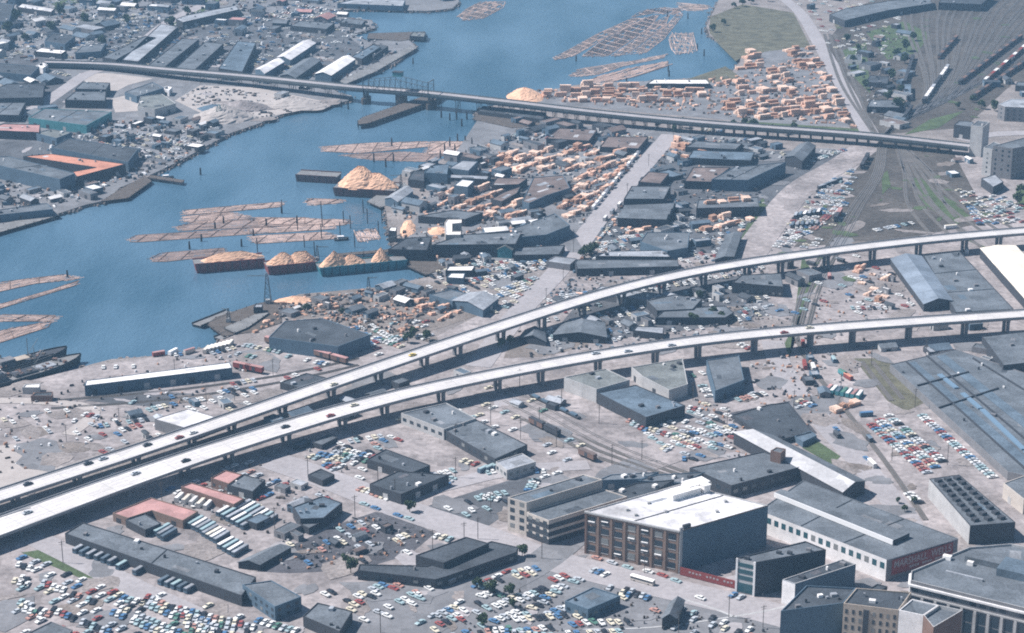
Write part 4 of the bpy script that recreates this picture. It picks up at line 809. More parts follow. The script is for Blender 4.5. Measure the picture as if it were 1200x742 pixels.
def barge(label, p0, p1, wd, h, m, piles, gr=None):
    r, L, rz = hull_obj('barge', label, 'barge', p0, p1, wd, h, m, 'deck_grey', bow=False)
    for i, (t, lx, ly, hh, rg) in enumerate(piles): pile_mesh('wood_chip_pile', lx * L, ly * wd, hh * 1.25, 'chips', r, (t * L, 0, h - .92), i + int(L), 0, rg)
    for k in range(int(L / 6)):
        for s in (-1, 1): put('rib', (.4, .3, h), 'hull_dark', r, (-L / 2 + 3 + k * 6, s * (wd / 2 + .05), -.2))
    return r
barge('dark red barge with an even heap of wood chips, leftmost of the loaded row', (229, 321), (311, 314), 14, 7.5, 'hull_red', [(0.04, .9, .9, 4.5, .75)])
barge('dark red barge heaped with wood chips, between the other two loaded barges', (314, 323), (373, 317), 14, 7, 'hull_red', [(-.15, .62, .9, 6.5, .3), (.2, .6, .9, 6, .75)])
barge('teal barge with three pointed heaps of wood chips', (375, 325), (478, 315), 14, 7, 'hull_teal', [(-.31, .36, .9, 8.5, .0), (-.12, .32, .9, 5.5, .2), (.22, .22, .85, 8, 0)])
barge('large barge piled high with wood chips beside the mill pond', (390, 230), (462, 234), 26, 7.5, 'hull_rust', [(-.1, .8, .95, 13, .25), (.16, .66, .9, 9, .35)])
barge('empty rust-red barge moored beside the large chip barge', (346, 213), (394, 216), 16, 6.5, 'hull_rust', [])
ship1 = hull_obj('cargo_ship', 'dark moored ship nearer the gravel shore at the left edge', 'ship', (-70, 478), (104, 428), 17, 4.2, 'hull_dark', 'deck_grey', cabins=((-.1, 0, 14, 8, 0, 5, 'w_gr'), (-.1, 0, 8, 6, 5, 3, 'w_wh'), (.1, 0, 16, 9, 0, 1.4, 'w_dk'), (.25, 0, 12, 8, 0, 1.2, 'r_lt'), (-.3, 0, 12, 9, 0, 1.2, 'w_bn')))
ship2 = hull_obj('cargo_ship', 'dark moored ship with a crane boom lying outside the other ship', 'ship', (-60, 458), (86, 419), 15, 4.2, 'hull_dark', 'w_dk', cabins=((.0, 0, 10, 7, 0, 4.5, 'w_gr'), (.12, 0, 10, 7, 0, 2.8, 'w_tan'), (.3, 0, 12, 7, 0, 1.4, 'w_dk'), (-.2, 0, 14, 8, 0, 1.2, 'w_bn')))
for rt, L_ in ((ship1[0], ship1[1]), (ship2[0], ship2[1])):
    gr = MB(); r5 = random.Random(int(L_))
    for _ in range(60): gr.box((r5.uniform(-.42, .38) * L_, r5.uniform(-5, 5), 3.3), (r5.uniform(.8, 4), r5.uniform(.8, 2.5), r5.uniform(.6, 2.6)), r5.random() * 3, r5.choice((0, 0, 1, 2)))
    tag(gr.build('deck_gear', ['timber', 'w_gr', 'w_bn'], rt), kind='stuff')
    for x in (-.25, .18):
        mb = MB(); mb.beam((0, 0, 0), (0, 0, 13), .35); mb.beam((0, 0, 2), (9, 2, 10), .2); mb.build('mast', ['steel'], rt).location = (x * L_, 0, 5.2)
mb = MB(); mb.beam((0, 0, 0), (-22, 0, 16), .5); mb.beam((0, 0, 0), (0, 0, 5), .8); mb.build('crane_boom', ['steel'], ship2[0]).location = (-.02 * ship2[1], 3, 5.2)
def lattice(name, label, cat, u, v, h, base, z=0, arm=None, m='steel'):
    p = P(u, v, z); r = empty(name, (p.x, p.y, z)); tag(r, label, cat); mb = MB(); N = 6
    for sx, sy in ((-1, -1), (1, -1), (1, 1), (-1, 1)): mb.beam((sx * base / 2, sy * base / 2, 0), (sx * base * .12, sy * base * .12, h), .28)
    for k in range(N):
        t0 = k / N; t1 = (k + 1) / N; w0 = base / 2 * (1 - .76 * t0); w1 = base / 2 * (1 - .76 * t1)
        for (ax, ay), (bx, by) in (((-1, -1), (1, -1)), ((1, -1), (1, 1)), ((1, 1), (-1, 1)), ((-1, 1), (-1, -1))):
            mb.beam((ax * w0, ay * w0, t0 * h), (bx * w1, by * w1, t1 * h), .18); mb.beam((ax * w1, ay * w1, t1 * h), (bx * w1, by * w1, t1 * h), .16)
    mb.build('mast', [m], r)
    if arm: mb = MB(); mb.beam((0, 0, h * .92), arm, .4); mb.beam((0, 0, h), (arm[0] * .6, arm[1] * .6, arm[2] * .9 + h * .1), .12); mb.build('boom', [m], r)
    put('cab', (3, 3, 2.6), 'w_lt', r, (0, 0, .5)); return r
lattice('derrick', 'tall dark lattice derrick standing on the shipyard wharf', 'crane', 314, 356, 22, 5, 0, (-14, 4, 19))
lattice('derrick', 'slim lattice derrick at the head of the chip barge berth', 'crane', 372, 306, 12, 3, 0, (8, 3, 10)); lattice('derrick', 'low lattice derrick beside the sawmill tower', 'crane', 470, 292, 12, 3.5, 0, (-10, -3, 9))
B('crane_house', 'pale hut at the foot of the tall derrick', [(297, 360), (299, 356), (308, 356), (307, 360)], 5, 'r_lt', 'w_dk', cat='hut')
lattice('derrick', 'slim lattice derrick on the mud south of the teal barge', 'crane', 432, 342, 11, 3, 0, (6, 5, 9)); lattice('derrick', 'small derrick beside the large sawdust barge', 'crane', 470, 222, 13, 3, 0, (-9, 3, 11)); lattice('derrick', 'slim derrick at the left end of the shipyard wharf', 'crane', 268, 378, 10, 3, 0, (-5, 3, 9))
def dock(label, px, m='timber', h=.4, group=None):
    p = ccw([P2(u, v, h) for u, v in px]); c = sum(p, Vector((0, 0))) / len(p); r = empty('wharf', (c.x, c.y, 0)); tag(r, label, 'wharf', group)
    slab('deck', [q - c for q in p], h - .9, h, m, 'pile_wood', r)
    for i in range(len(p)):
        A_, B_ = p[i], p[(i + 1) % len(p)]; k = max(1, int((B_ - A_).length / 8))
        for j in range(k): q = inset(p, .6)[i].lerp(inset(p, .6)[(i + 1) % len(p)], j / k) - c; pile_at(q.x, q.y, r, h - 2.4)
    return r
dock('cluttered dark shipyard wharf with slipways left of the tall derrick', [(243, 380), (252, 372), (300, 356), (330, 350), (330, 378), (300, 388), (262, 394)])
barge('long dark flat barge drawn up at the outer side of the shipyard wharf', (236, 386), (276, 370), 9, 3, 'hull_dark', [])
barge('dark flat barge lying alongside the inner shipyard slip', (262, 402), (305, 384), 9, 3, 'hull_dark', [])
dock('dark plank jetty pointing left from the shipyard', [(262, 384), (300, 368), (316, 366), (290, 384), (275, 390)], 'deck_grey', 1.6)
dock('far dark finger pier at the top of the inlet', [(430, 45), (432, 39), (498, 37), (500, 43), (470, 48)])
dock('wharf edge with white rails beneath the white gabled shed', [(398, 95), (440, 74), (484, 52), (489, 56), (440, 84), (404, 99)], 'deck_grey', 1)
dock('dark timber platform under the old bridge at the sawmill shore', [(555, 140), (560, 126), (640, 134), (650, 146), (600, 150)])
dock('mill pond wharf beside the large chip barge', [(430, 236), (452, 222), (474, 214), (482, 222), (462, 238), (446, 243)], 'deck_grey')
dock('berth wharf at the bow of the teal barge', [(478, 312), (484, 296), (520, 300), (522, 314), (500, 322)])
dock('narrow catwalk in front of the chip barges', [(395, 300), (396, 297), (456, 292), (456, 295)], 'timber'); dock('shore wharf under the blue-walled wharf shed', [(-60, 282), (-20, 268), (62, 248), (70, 252), (0, 272), (-40, 286)], 'deck_grey')
dock('low wharf at the bend of the far shore', [(118, 236), (140, 222), (170, 206), (178, 212), (150, 232)]); dock('small finger dock at the far shore', [(172, 208), (176, 205), (216, 211), (214, 214)])
tb = [(400, 283, 'workboat with a white wheelhouse tied near the chip berth'), (237, 356, None), (195, 211, 'dark tug lying off the far shore dock'), (440, 88, 'small boat tied at the white-railed wharf')]
for u, v, lb in tb:
    if lb: hull_obj('tugboat', lb, 'boat', (u - 8, v), (u + 9, v - 1), 4.5, 1.6, 'hull_dark', 'deck_grey', cabins=((-.05, 0, 5, 3, 0, 2.6, 'w_wh'),))
# ---- log booms: rafts of floating logs
def boom(px, label, m='log', ll=12, sp=1.2, group=None, seed=0, dens=.93):
    p = ccw([P2(u, v, WZ) for u, v in px]); c = sum(p, Vector((0, 0))) / len(p); rnd = random.Random(seed)
    # long axis
    best = max(((p[(i + 1) % len(p)] - p[i]) for i in range(len(p))), key=lambda e: e.length); ax = best.normalized(); nx = Vector((-ax.y, ax.x))
    s0 = [(q - c).dot(ax) for q in p]; t0 = [(q - c).dot(nx) for q in p]; mb = MB()
    # bundled logs lie along the raft, sections held apart by swifter logs
    t = min(t0)
    while t < max(t0):
        s = min(s0) + rnd.uniform(-ll, 0)
        while s < max(s0):
            l_ = ll * rnd.uniform(.8, 1.15); q = c + ax * (s + l_ / 2) + nx * (t + rnd.uniform(-.15, .15))
            if inside(q, p) and rnd.random() < dens:
                d = (ax + nx * rnd.uniform(-.07, .07)).normalized(); a = q - d * l_ / 2 - c; b = q + d * l_ / 2 - c; z = rnd.uniform(-.05, .12)
                mb.beam((a.x, a.y, z), (b.x, b.y, z + rnd.uniform(-.06, .06)), rnd.uniform(.4, .58) * sp, 0 if rnd.random() < .85 else 1, 5)
            s += l_ + .4
        t += sp
    s = min(s0) + 9
    while s < max(s0):
        d = (nx + ax * .5).normalized(); run = []
        for k in range(int((max(t0) - min(t0)) / .8) + 1):
            q = c + ax * s + d * (min(t0) + k * .8)
            if inside(q, p): run.append(q - c)
        if len(run) > 2: mb.beam((run[0].x, run[0].y, .42), (run[-1].x, run[-1].y, .42), .5, 1, 5)
        s += rnd.uniform(16, 24)
    base = inset([q - c for q in p], .8); bv, bf = tess(base, -.02); mb.add(bv, upfaces(bv, bf), 1)
    ins = p
    for i in range(len(ins)):
        A_, B_ = ins[i] - c, ins[(i + 1) % len(ins)] - c; k = max(1, int((B_ - A_).length / 20))
        for j in range(k): q0 = A_.lerp(B_, j / k); q1 = A_.lerp(B_, (j + .96) / k); mb.beam((q0.x, q0.y, .15), (q1.x, q1.y, .15), .55, 1, 5)
    o = mb.build('log_boom', [m, 'log_dark' if m != 'log_grey' else 'log']); o.location = (c.x, c.y, WZ); tag(o, label, 'log boom', group); return o
booms = [([(-60, 345), (0, 331), (75, 322), (92, 327), (40, 333), (-60, 356)], 'long log boom at the left edge, upper strip of the upper raft'),
 ([(-60, 372), (0, 357), (60, 340), (92, 329), (88, 335), (0, 362), (-60, 382)], 'log boom at the left edge, slanting lower strip of the upper raft'),
 ([(-60, 374), (0, 369), (65, 370), (58, 377), (0, 377), (-60, 384)], 'log boom at the left edge, top strip of the lower raft'),
 ([(-60, 396), (0, 388), (30, 382), (60, 377), (56, 384), (0, 402), (-60, 412)], 'log boom at the left edge, wide lower strip of the lower raft'),
 ([(214, 247), (280, 241), (330, 237), (328, 243), (250, 250), (218, 252)], 'topmost log boom in the group left of the large chip barge'),
 ([(214, 254), (270, 249), (300, 256), (240, 262), (216, 260)], 'faded patchy log boom just under the topmost one'),
 ([(207, 266), (230, 260), (358, 255), (356, 264), (230, 270), (210, 271)], 'broad pale log boom starting at the second row of the group'),
 ([(152, 280), (160, 276), (290, 268), (292, 275), (165, 284), (153, 284)], 'longest log boom of the group, reaching farthest left'),
 ([(292, 268), (360, 264), (392, 262), (391, 269), (292, 275)], 'pale log boom continuing right of the longest one'),
 ([(177, 303), (188, 297), (262, 291), (264, 299), (195, 307), (180, 307)], 'lowest log boom of the group, left of the leftmost chip barge'),
 ([(300, 255), (360, 256), (388, 258), (380, 264), (305, 263)], 'short log boom right of centre in the pond'), ([(292, 277), (380, 272), (400, 280), (300, 286)], 'brownish log boom above the middle chip barge'),
 ([(358, 237), (363, 233), (400, 234), (402, 238), (365, 241)], 'small bright log boom below the empty barge'), ([(368, 262), (385, 257), (410, 258), (405, 264), (375, 266)], 'small pale log boom near the mast piles'),
 ([(415, 272), (440, 268), (446, 280), (420, 284)], 'small grey log boom against the sawmill shore'), ([(300, 268), (340, 266), (335, 270), (302, 272)], None),
 ([(378, 172), (430, 168), (500, 166), (505, 172), (420, 180), (382, 178)], 'reddish log boom below the fender pier, left half'), ([(505, 166), (560, 166), (590, 172), (560, 180), (500, 181)], 'reddish log boom below the fender pier, right half'),
 ([(400, 182), (470, 178), (520, 182), (500, 190), (440, 188)], 'loose pinkish log boom in front of the pond sheds')]
for i, (px, lb) in enumerate(booms):
    if lb: boom(px, lb, 'log', 9 if i > 3 else 11, .78, seed=i, dens=.96)
fars = [([(648, 68), (664, 60), (700, 40), (740, 22), (756, 22), (700, 50), (672, 66), (652, 70)], 'outermost far log boom, a thin curved strip left of the others'),
 ([(682, 66), (700, 52), (760, 20), (772, 18), (762, 32), (712, 66)], 'wide far log boom second from the outer curved strip'),
 ([(716, 66), (745, 46), (768, 26), (784, 18), (780, 30), (735, 64)], 'far log boom in the middle of the diagonal field'),
 ([(738, 64), (762, 46), (783, 28), (796, 14), (800, 18), (778, 46), (757, 62)], 'far log boom on the inner side of the diagonal field'),
 ([(740, 20), (752, 13), (778, 9), (802, 12), (790, 17), (765, 16)], 'far log boom across the head of the diagonal field'),
 ([(784, 46), (788, 40), (812, 39), (817, 60), (792, 64), (786, 56)], 'square far log boom beside the inner shore'),
 ([(668, 90), (684, 80), (740, 72), (780, 64), (778, 68), (730, 78), (700, 88)], 'thin dull far log boom behind the bright one'),
 ([(795, 8), (800, 4), (826, 6), (830, 11), (806, 13)], 'pale far log boom in the head of the cove'),
 ([(537, 19), (548, 10), (562, 3), (592, 2), (590, 9), (566, 22), (545, 24)], 'lone oval log boom in the middle of the far channel')]
for i, (px, lb) in enumerate(fars): boom(px, lb, 'log_grey', 16, 1.9, seed=50 + i, dens=.9)
boom([(684, 98), (700, 90), (740, 80), (783, 72), (782, 78), (745, 90), (700, 100)], 'bright pale far log boom lying along the lumber yard shore', 'log', 16, 1.9, seed=70)
# ---- mooring piles in the water
PL = [(73, 319, 6), (310, 330, 5)]
def piles(pts, label, group, h=6, n=3, name='mooring_pile'):
    for (u, v) in pts:
        p = P(u, v, WZ); mb = MB()
        for k in range(n): an = k * 2.1; mb.beam((math.cos(an) * .7, math.sin(an) * .7, -4), (math.cos(an) * .25, math.sin(an) * .25, h * random.uniform(.85, 1.1)), .55, 0, 6)
        o = mb.build(name, ['pile_wood']); o.location = (p.x, p.y, WZ); tag(o, label, 'mooring pile', group)
piles([(79, 325), (222, 292), (236, 283), (252, 268), (283, 289), (330, 250), (235, 205), (312, 265), (348, 262), (262, 262), (297, 277)], 'dark clustered mooring pile standing among the log booms of the lower pond', 'mooring piles in the lower pond', 6)
piles([(330, 250), (376, 252), (377, 266), (348, 270), (402, 262), (415, 290), (443, 275), (447, 262), (462, 252), (376, 280), (398, 278), (410, 268), (368, 300), (356, 290), (301, 296), (425, 250), (430, 262)], 'tall thin dark pile beside the chip barge berths', 'tall piles at the chip barge berths', 11, 1)
piles([(459, 172), (438, 190), (461, 190), (545, 168), (553, 172), (521, 178), (533, 180), (546, 186), (560, 180), (575, 175), (516, 186), (565, 186), (527, 172), (536, 166), (452, 196)], 'dark mooring pile standing in the pond below the fender pier', 'mooring piles below the fender pier', 8, 2)
piles([(527, 141), (535, 140), (541, 148), (547, 140), (517, 138), (400, 126), (408, 128)], 'stout dark pile cluster close beside the old bridge', 'pile clusters beside the old bridge', 7, 4)
piles([(675, 72), (806, 22), (822, 40), (784, 90), (817, 58), (825, 66), (783, 84), (734, 98), (484, 75), (782, 20)], 'lone dark pile beside the far log booms', 'piles beside the far log booms', 7, 2)

# ---- conical heaps on land
def heap(u, v, lx, ly, h, m, label, cat='heap', rg=0.0, rz=0.0):
    p = P(u, v, 0); o = pile_mesh('heap', lx, ly, h, m, None, (p.x, p.y, -.05), int(u * v), rz, rg); tag(o, label, cat)
heap(262, 139, 60, 45, 14, 'sand', 'tall pointed sand heap at the tip of the far shore quarry'); heap(283, 127, 60, 40, 8, 'gravel_pale', 'broad grey gravel heap behind the pointed sand heap'); heap(345, 124, 70, 40, 9, 'sand', 'pale sand heap under the old bridge at the far shore')
heap(615, 113, 36, 60, 9, 'chips', 'rounded sawdust mound at the shore behind the old bridge'); heap(345, 353, 28, 16, 4, 'chips', 'low pinkish sawdust heap behind the shipyard'); heap(478, 268, 12, 44, 3.5, 'chips', 'yellowish sawdust heap spilling down the mill ramp'); heap(514, 271, 18, 20, 3.5, 'chips', 'sawdust heap between the mill cabins')
lattice('hopper_tower', 'dark green hopper tower at the quarry edge', 'tower', 257, 141, 15, 8, 0, None, 'w_tl'); heap(250, 128, 30, 24, 5, 'w_bl', 'small dark gravel heap beside the quarry')
# ================================================================ vehicles
def mesh_from(mb, key, mats):
    me = bpy.data.meshes.new(key); me.from_pydata([tuple(v) for v in mb.v], [], mb.f)
    for m in mats: me.materials.append(MATS[m])
    me.polygons.foreach_set('material_index', mb.m); return me
CARM = {}
def car_meshes(col):
    if col in CARM: return CARM[col]
    b = MB(); st = [(-2.55, .5, .62, .82), (-2.45, .38, .9, .95), (-1.4, .3, .98, 1), (-1.0, .3, 1.0, 1), (1.1, .3, 1.0, 1), (2.2, .34, .88, .96), (2.55, .45, .66, .84)]
    W_ = .95; vs = []
    for x, z0, z1, ww in st: vs += [(x, -W_ * ww, z0), (x, W_ * ww, z0), (x, W_ * ww * 1.0, z1 * .7), (x, W_ * ww * .9, z1), (x, -W_ * ww * .9, z1), (x, -W_ * ww, z1 * .7)]
    fs = []
    for i in range(len(st) - 1):
        for j in range(6): a = i * 6 + j; c = i * 6 + (j + 1) % 6; fs.append((a, a + 6, c + 6, c))
    fs += [tuple(range(6)), tuple(range(len(vs) - 6, len(vs)))[::-1]]
    b.add(vs, fs, 0)
    b.box((-.35, 0, 1.42), (1.75, 1.4, .09), 0, 0)                    # roof panel
    for x in (-1.55, 1.55):
        for y in (-.9, .9): b.beam((x, y - .1, .33), (x, y + .1, .33), .46, 1, 8)
    for x in (-2.58, 2.58): b.box((x, 0, .42), (.14, 1.8, .2), 0, 2)
    body = mesh_from(b, 'car_body', ['paint_' + col, 'rubber', 'r_lt'])
    g = MB(); g.box((-.3, 0, .96), (2.7, 1.62, .47), 0, 0, .7); gl = mesh_from(g, 'windows', ['glass'])
    CARM[col] = (body, gl); return CARM[col]
CARS = []    # (distance, position, heading, colour, label base, group)
PAL = ['white'] * 9 + ['cream'] * 3 + ['teal'] * 4 + ['blue'] * 3 + ['red'] * 2 + ['black'] * 3 + ['silver'] * 4 + ['green'] + ['salmon']
crnd = random.Random(11)
def carrow(a, b, where, hd='perp', pal=PAL, skip=.12, sp=None, tilt=0.0, n=None, z=0.0):
    A = P(*a, z); Bv = P(*b, z); d = Bv - A; L = d.length; th = math.atan2(d.y, d.x); s = sp or (3.35 if hd == 'perp' else 7.2); k = n or max(1, int(L / s))
    for i in range(k):
        if crnd.random() < skip: continue
        q = A + d * ((i + .5) / k); q = q + Vector((crnd.uniform(-.25, .25), crnd.uniform(-.5, .5), 0))
        rz = th + tilt + (math.pi / 2 if hd == 'perp' else 0) + crnd.uniform(-.05, .05) + (math.pi if crnd.random() < .5 else 0)
        CARS.append((q.length, q, rz, crnd.choice(pal), where))
BR_ = [c for c in PAL if c not in ('black',)]
w_ = 'in the double rows of the lot left of the long warehouse'
carrow((1020, 498), (1088, 556), w_, pal=['white', 'teal', 'silver', 'red', 'red', 'white', 'blue', 'salmon'], skip=.04); carrow((1029, 492), (1098, 550), w_, pal=BR_, skip=.04); carrow((1040, 487), (1106, 543), w_, skip=.1)
carrow((1079, 487), (1164, 561), 'in the single row against the long warehouse', pal=['white', 'teal', 'silver', 'red', 'white', 'blue', 'teal', 'white'], skip=.02)
carrow((1011, 535), (1028, 550), 'beside the road left of the double rows', 'along', skip=.1); carrow((975, 500), (985, 508), 'beside the road left of the double rows', 'along', pal=['black', 'blue'])
carrow((1060, 575), (1078, 592), 'by the corner of the grey factory with three skylight rows', pal=['white', 'black', 'cream', 'blue']); carrow((1106, 604), (1118, 618), 'by the corner of the grey factory with three skylight rows', pal=['white', 'cream', 'yellow'])
w_ = 'along the unpaved lane at the bottom left'
for a, b in (((-5, 668), (40, 684)), ((48, 683), (112, 708)), ((0, 676), (35, 687)), ((0, 697), (60, 722)), ((0, 702), (50, 724)), ((60, 715), (130, 744)), ((18, 662), (38, 668))): carrow(a, b, w_, skip=.15, tilt=.5)
for a in ((22, 656), (38, 661), (50, 664), (74, 676), (128, 697)): carrow(a, (a[0] + 7, a[1] - 3), 'on the bare strip left of the bus depot', 'along', n=1, skip=0)
w_ = 'in the crowded lot at the bottom below the bus depot'
for k in (0, 1, 3, 4): carrow((130 + 10 * k, 718 - 4.5 * k), (205 + 13 * k, 750 - 3 * k), w_, skip=.15, tilt=.5)
for k in (0, 1, 2.4, 3.3): carrow((207 + 4 * k, 714 + 8 * k), (300 + 8 * k, 738 + 8 * k), w_, skip=.12, tilt=.4)
carrow((140, 702), (172, 708), w_, skip=.1); carrow((300, 728), (350, 742), w_, skip=.1)
w_ = 'in the lot below the v-shaped warehouse'
carrow((404, 708), (452, 685), w_, skip=.05); carrow((412, 712), (450, 692), w_, skip=.1); carrow((452, 714), (492, 697), w_, skip=.1); carrow((458, 692), (470, 686), w_, skip=.1); carrow((478, 700), (520, 684), w_, skip=.1)
carrow((378, 700), (392, 694), w_, skip=0, n=2)
w_ = 'along the kerb of the side street right of the v-shaped warehouse'
carrow((485, 735), (545, 704), w_, 'along', skip=.15); carrow((550, 672), (600, 652), w_, 'along', skip=.1); carrow((552, 690), (600, 668), w_, 'along', skip=.25)
w_ = 'in the large lot at the bottom centre'
for a, b in (((508, 724), (536, 712)), ((512, 735), (540, 722)), ((505, 742), (525, 735)), ((560, 702), (590, 690)), ((572, 716), (604, 702)), ((575, 730), (615, 716)), ((560, 744), (600, 738)), ((600, 674), (632, 666)), ((602, 678), (628, 672)), ((645, 682), (672, 672)), ((650, 692), (700, 672)),
             ((606, 706), (640, 690)), ((628, 706), (655, 694)), ((600, 728), (665, 722)), ((606, 742), (700, 730)), ((640, 722), (668, 712)), ((703, 686), (740, 700)), ((712, 684), (762, 704)), ((725, 682), (772, 700)), ((700, 732), (740, 730)), ((560, 690), (588, 680)), ((590, 742), (650, 748)), ((655, 745), (730, 742)), ((620, 715), (640, 706))):
    carrow(a, b, w_, skip=.14, tilt=crnd.choice((0, .3)))
w_ = 'parked along the street in front of the brick warehouse'
carrow((690, 652), (745, 669), w_, 'along', skip=.1); carrow((752, 668), (800, 684), w_, 'along', skip=.15); carrow((796, 678), (840, 691), w_, 'along', skip=.15); carrow((812, 699), (830, 706), w_, 'along', pal=['teal', 'white'], skip=0); carrow((855, 697), (872, 703), w_, 'perp', skip=0)
carrow((692, 668), (712, 676), w_, 'perp', skip=.1); carrow((764, 720), (772, 715), 'beside the small peaked building at the bottom', 'perp', skip=0)
w_ = 'along the wide pale street above the v-shaped warehouse'
carrow((420, 590), (500, 616), w_, 'along', skip=.15); carrow((508, 628), (530, 634), w_, pal=['white', 'teal', 'cream'], skip=0); carrow((466, 632), (478, 628), w_, pal=['white', 'cream'], skip=0, n=2); carrow((420, 573), (458, 586), w_, 'perp', pal=['white', 'cream', 'salmon'], skip=.2)
w_ = 'on the dark lot left of the cream-fronted factory'
carrow((548, 600), (568, 596), w_, pal=['white'], skip=.2); carrow((556, 586), (595, 578), w_, pal=['white', 'teal', 'white'], skip=.2); carrow((560, 582), (600, 590), w_, pal=['white', 'teal'], skip=.3); carrow((618, 566), (660, 554), w_, 'along', pal=['teal', 'white'], skip=.1); carrow((617, 580), (630, 560), w_, 'perp', skip=.1)
w_ = 'in the rows left of the dark corner garage'
for k in range(4): carrow((362 + 10 * k, 530 - 3 * k + 5), (404 + 14 * k, 548 - 3 * k), w_, skip=.12)
for k in range(3): carrow((352 + 14 * k, 553 - 4 * k), (398 + 10 * k, 572 - 4 * k), w_, skip=.12)
carrow((400, 572), (424, 560), w_, skip=.1); carrow((518, 572), (530, 560), w_, skip=.1); carrow((500, 560), (534, 552), w_, skip=.2)
w_ = 'by the white annex of the long grey factory'
carrow((568, 556), (600, 549), w_, pal=['teal', 'white', 'teal'], skip=.05); carrow((540, 540), (560, 546), w_, skip=.2); carrow((600, 556), (640, 553), w_, skip=.2)
w_ = 'on the yard below the dark-walled warehouse'
for a, b in (((735, 493), (785, 512)), ((740, 497), (760, 506)), ((768, 508), (790, 512)), ((795, 492), (806, 497)), ((805, 478), (822, 483)), ((836, 506), (862, 500)), ((838, 510), (858, 506)), ((790, 516), (840, 500)), ((795, 524), (842, 508)), ((800, 528), (846, 518)), ((795, 538), (808, 540)), ((776, 525), (784, 530))):
    carrow(a, b, w_, skip=.12, tilt=.3)
carrow((808, 442), (826, 438), 'between the stained warehouse and the blue-walled shed'); carrow((822, 452), (832, 466), 'between the stained warehouse and the blue-walled shed'); carrow((862, 470), (898, 462), 'below the blue-walled shed', skip=.1); carrow((866, 404), (880, 410), 'below the blue-walled shed', pal=['red', 'white'])
w_ = 'on the gravel between the white-roofed shed and the upper viaduct'
for a, b in (((114, 501), (175, 492)), ((140, 506), (172, 497)), ((172, 482), (196, 476)), ((82, 494), (92, 494)), ((96, 486), (116, 490)), ((150, 472), (160, 474)), ((180, 470), (205, 466)), ((222, 472), (240, 468)), ((250, 464), (280, 455)), ((270, 452), (300, 446)), ((118, 532), (132, 526))): carrow(a, b, w_, skip=.2)
w_ = 'along the shore behind the white-roofed shed'
carrow((240, 417), (276, 408), w_, skip=.05); carrow((118, 432), (160, 430), w_, skip=.3); carrow((196, 418), (215, 416), w_, skip=.2); carrow((285, 405), (330, 414), w_, skip=.15); carrow((276, 415), (300, 420), w_, skip=.2); carrow((335, 418), (385, 428), w_, skip=.5)
w_ = 'in the rows right of the large dark boxcar shed'
carrow((424, 392), (472, 408), w_, skip=.05); carrow((438, 386), (468, 402), w_, skip=.2, tilt=.3); carrow((432, 404), (448, 400), w_, skip=.1); carrow((402, 388), (440, 382), w_, skip=.2)
w_ = 'on the lots by the bay head and the diagonal street'
for a, b in (((520, 334), (600, 322)), ((560, 320), (640, 306)), ((570, 330), (620, 318)), ((590, 340), (640, 322)), ((575, 350), (620, 338)), ((600, 350), (625, 340)), ((560, 312), (640, 302)), ((590, 362), (606, 352)), ((640, 362), (660, 346)), ((650, 350), (690, 344))): carrow(a, b, w_, skip=.15)
w_ = 'in the line parked down the left kerb of the diagonal street'
carrow((692, 294), (726, 252), 'parked down the right kerb of the diagonal street', 'along', pal=['white', 'silver', 'cream'], skip=.35)
carrow((676, 330), (650, 350), 'parked down the right kerb of the diagonal street', 'along', skip=.4)
w_ = 'on the yard north of the upper viaduct by the diagonal street'
for a, b in (((700, 292), (732, 288)), ((704, 286), (740, 282)), ((720, 280), (765, 276)), ((760, 300), (790, 294))): carrow(a, b, w_, skip=.25)
w_ = 'in the yard between the gravel road and the rails'
for k in range(5): carrow((926 + 6 * k, 262 - 14 * k + 4), (968 + 5 * k, 258 - 12 * k + 4), w_, skip=.1, pal=['white', 'silver', 'teal', 'blue', 'white', 'black', 'red'], sp=3.6)
carrow((925, 268), (962, 266), w_, sp=3.6, skip=.1); carrow((928, 280), (950, 272), w_); carrow((952, 270), (985, 240), w_, pal=['red', 'salmon', 'white']);
w_ = 'on the bare ground near the right edge above the upper viaduct'
for a, b in (((1128, 236), (1158, 262)), ((1140, 230), (1160, 250)), ((1165, 240), (1185, 252)), ((1170, 234), (1196, 246)), ((1140, 250), (1150, 265))): carrow(a, b, w_, skip=.2)
w_ = 'on the yard at the right edge below the lower viaduct'
for k in range(3): carrow((1168 + 2 * k, 450 + 7 * k), (1215, 446 + 7 * k), w_, skip=.15)
w_ = 'beside the tracks under the viaducts'
for a, b in (((1020, 272), (1070, 262)), ((996, 362), (1040, 362)), ((900, 358), (915, 366)), ((935, 470), (955, 478)), ((745, 396), (765, 394)), ((708, 396), (730, 398)), ((120, 564), (150, 552)), ((155, 548), (182, 540)), ((468, 432), (478, 430)), ((505, 408), (540, 398)), ((520, 500), (540, 505)), ((400, 520), (450, 512))): carrow(a, b, w_, skip=.3)
w_ = 'in the lots under the right half of the old bridge'
for a, b in (((820, 152), (852, 155)), ((835, 166), (856, 168)), ((858, 158), (900, 162)), ((960, 178), (998, 182)), ((950, 190), (990, 176))): carrow(a, b, w_, skip=.15)
w_ = 'among the far shore yards below the old bridge'
for a, b in (((140, 163), (160, 160)), ((160, 158), (200, 162)), ((180, 155), (230, 152)), ((190, 166), (214, 168)), ((110, 165), (122, 162)), ((60, 84), (90, 92)), ((205, 170), (225, 172))): carrow(a, b, w_, skip=.2, sp=4.2, pal=['white', 'cream', 'white', 'silver', 'salmon'])
w_ = 'on the lots among the far shore buildings above the old bridge'
for k in range(6): carrow((125 + 6 * k, 22 + 3 * k), (175 + 14 * k, 16 + 3 * k), w_, skip=.3, sp=4.4, pal=['white', 'cream', 'silver', 'blue'])
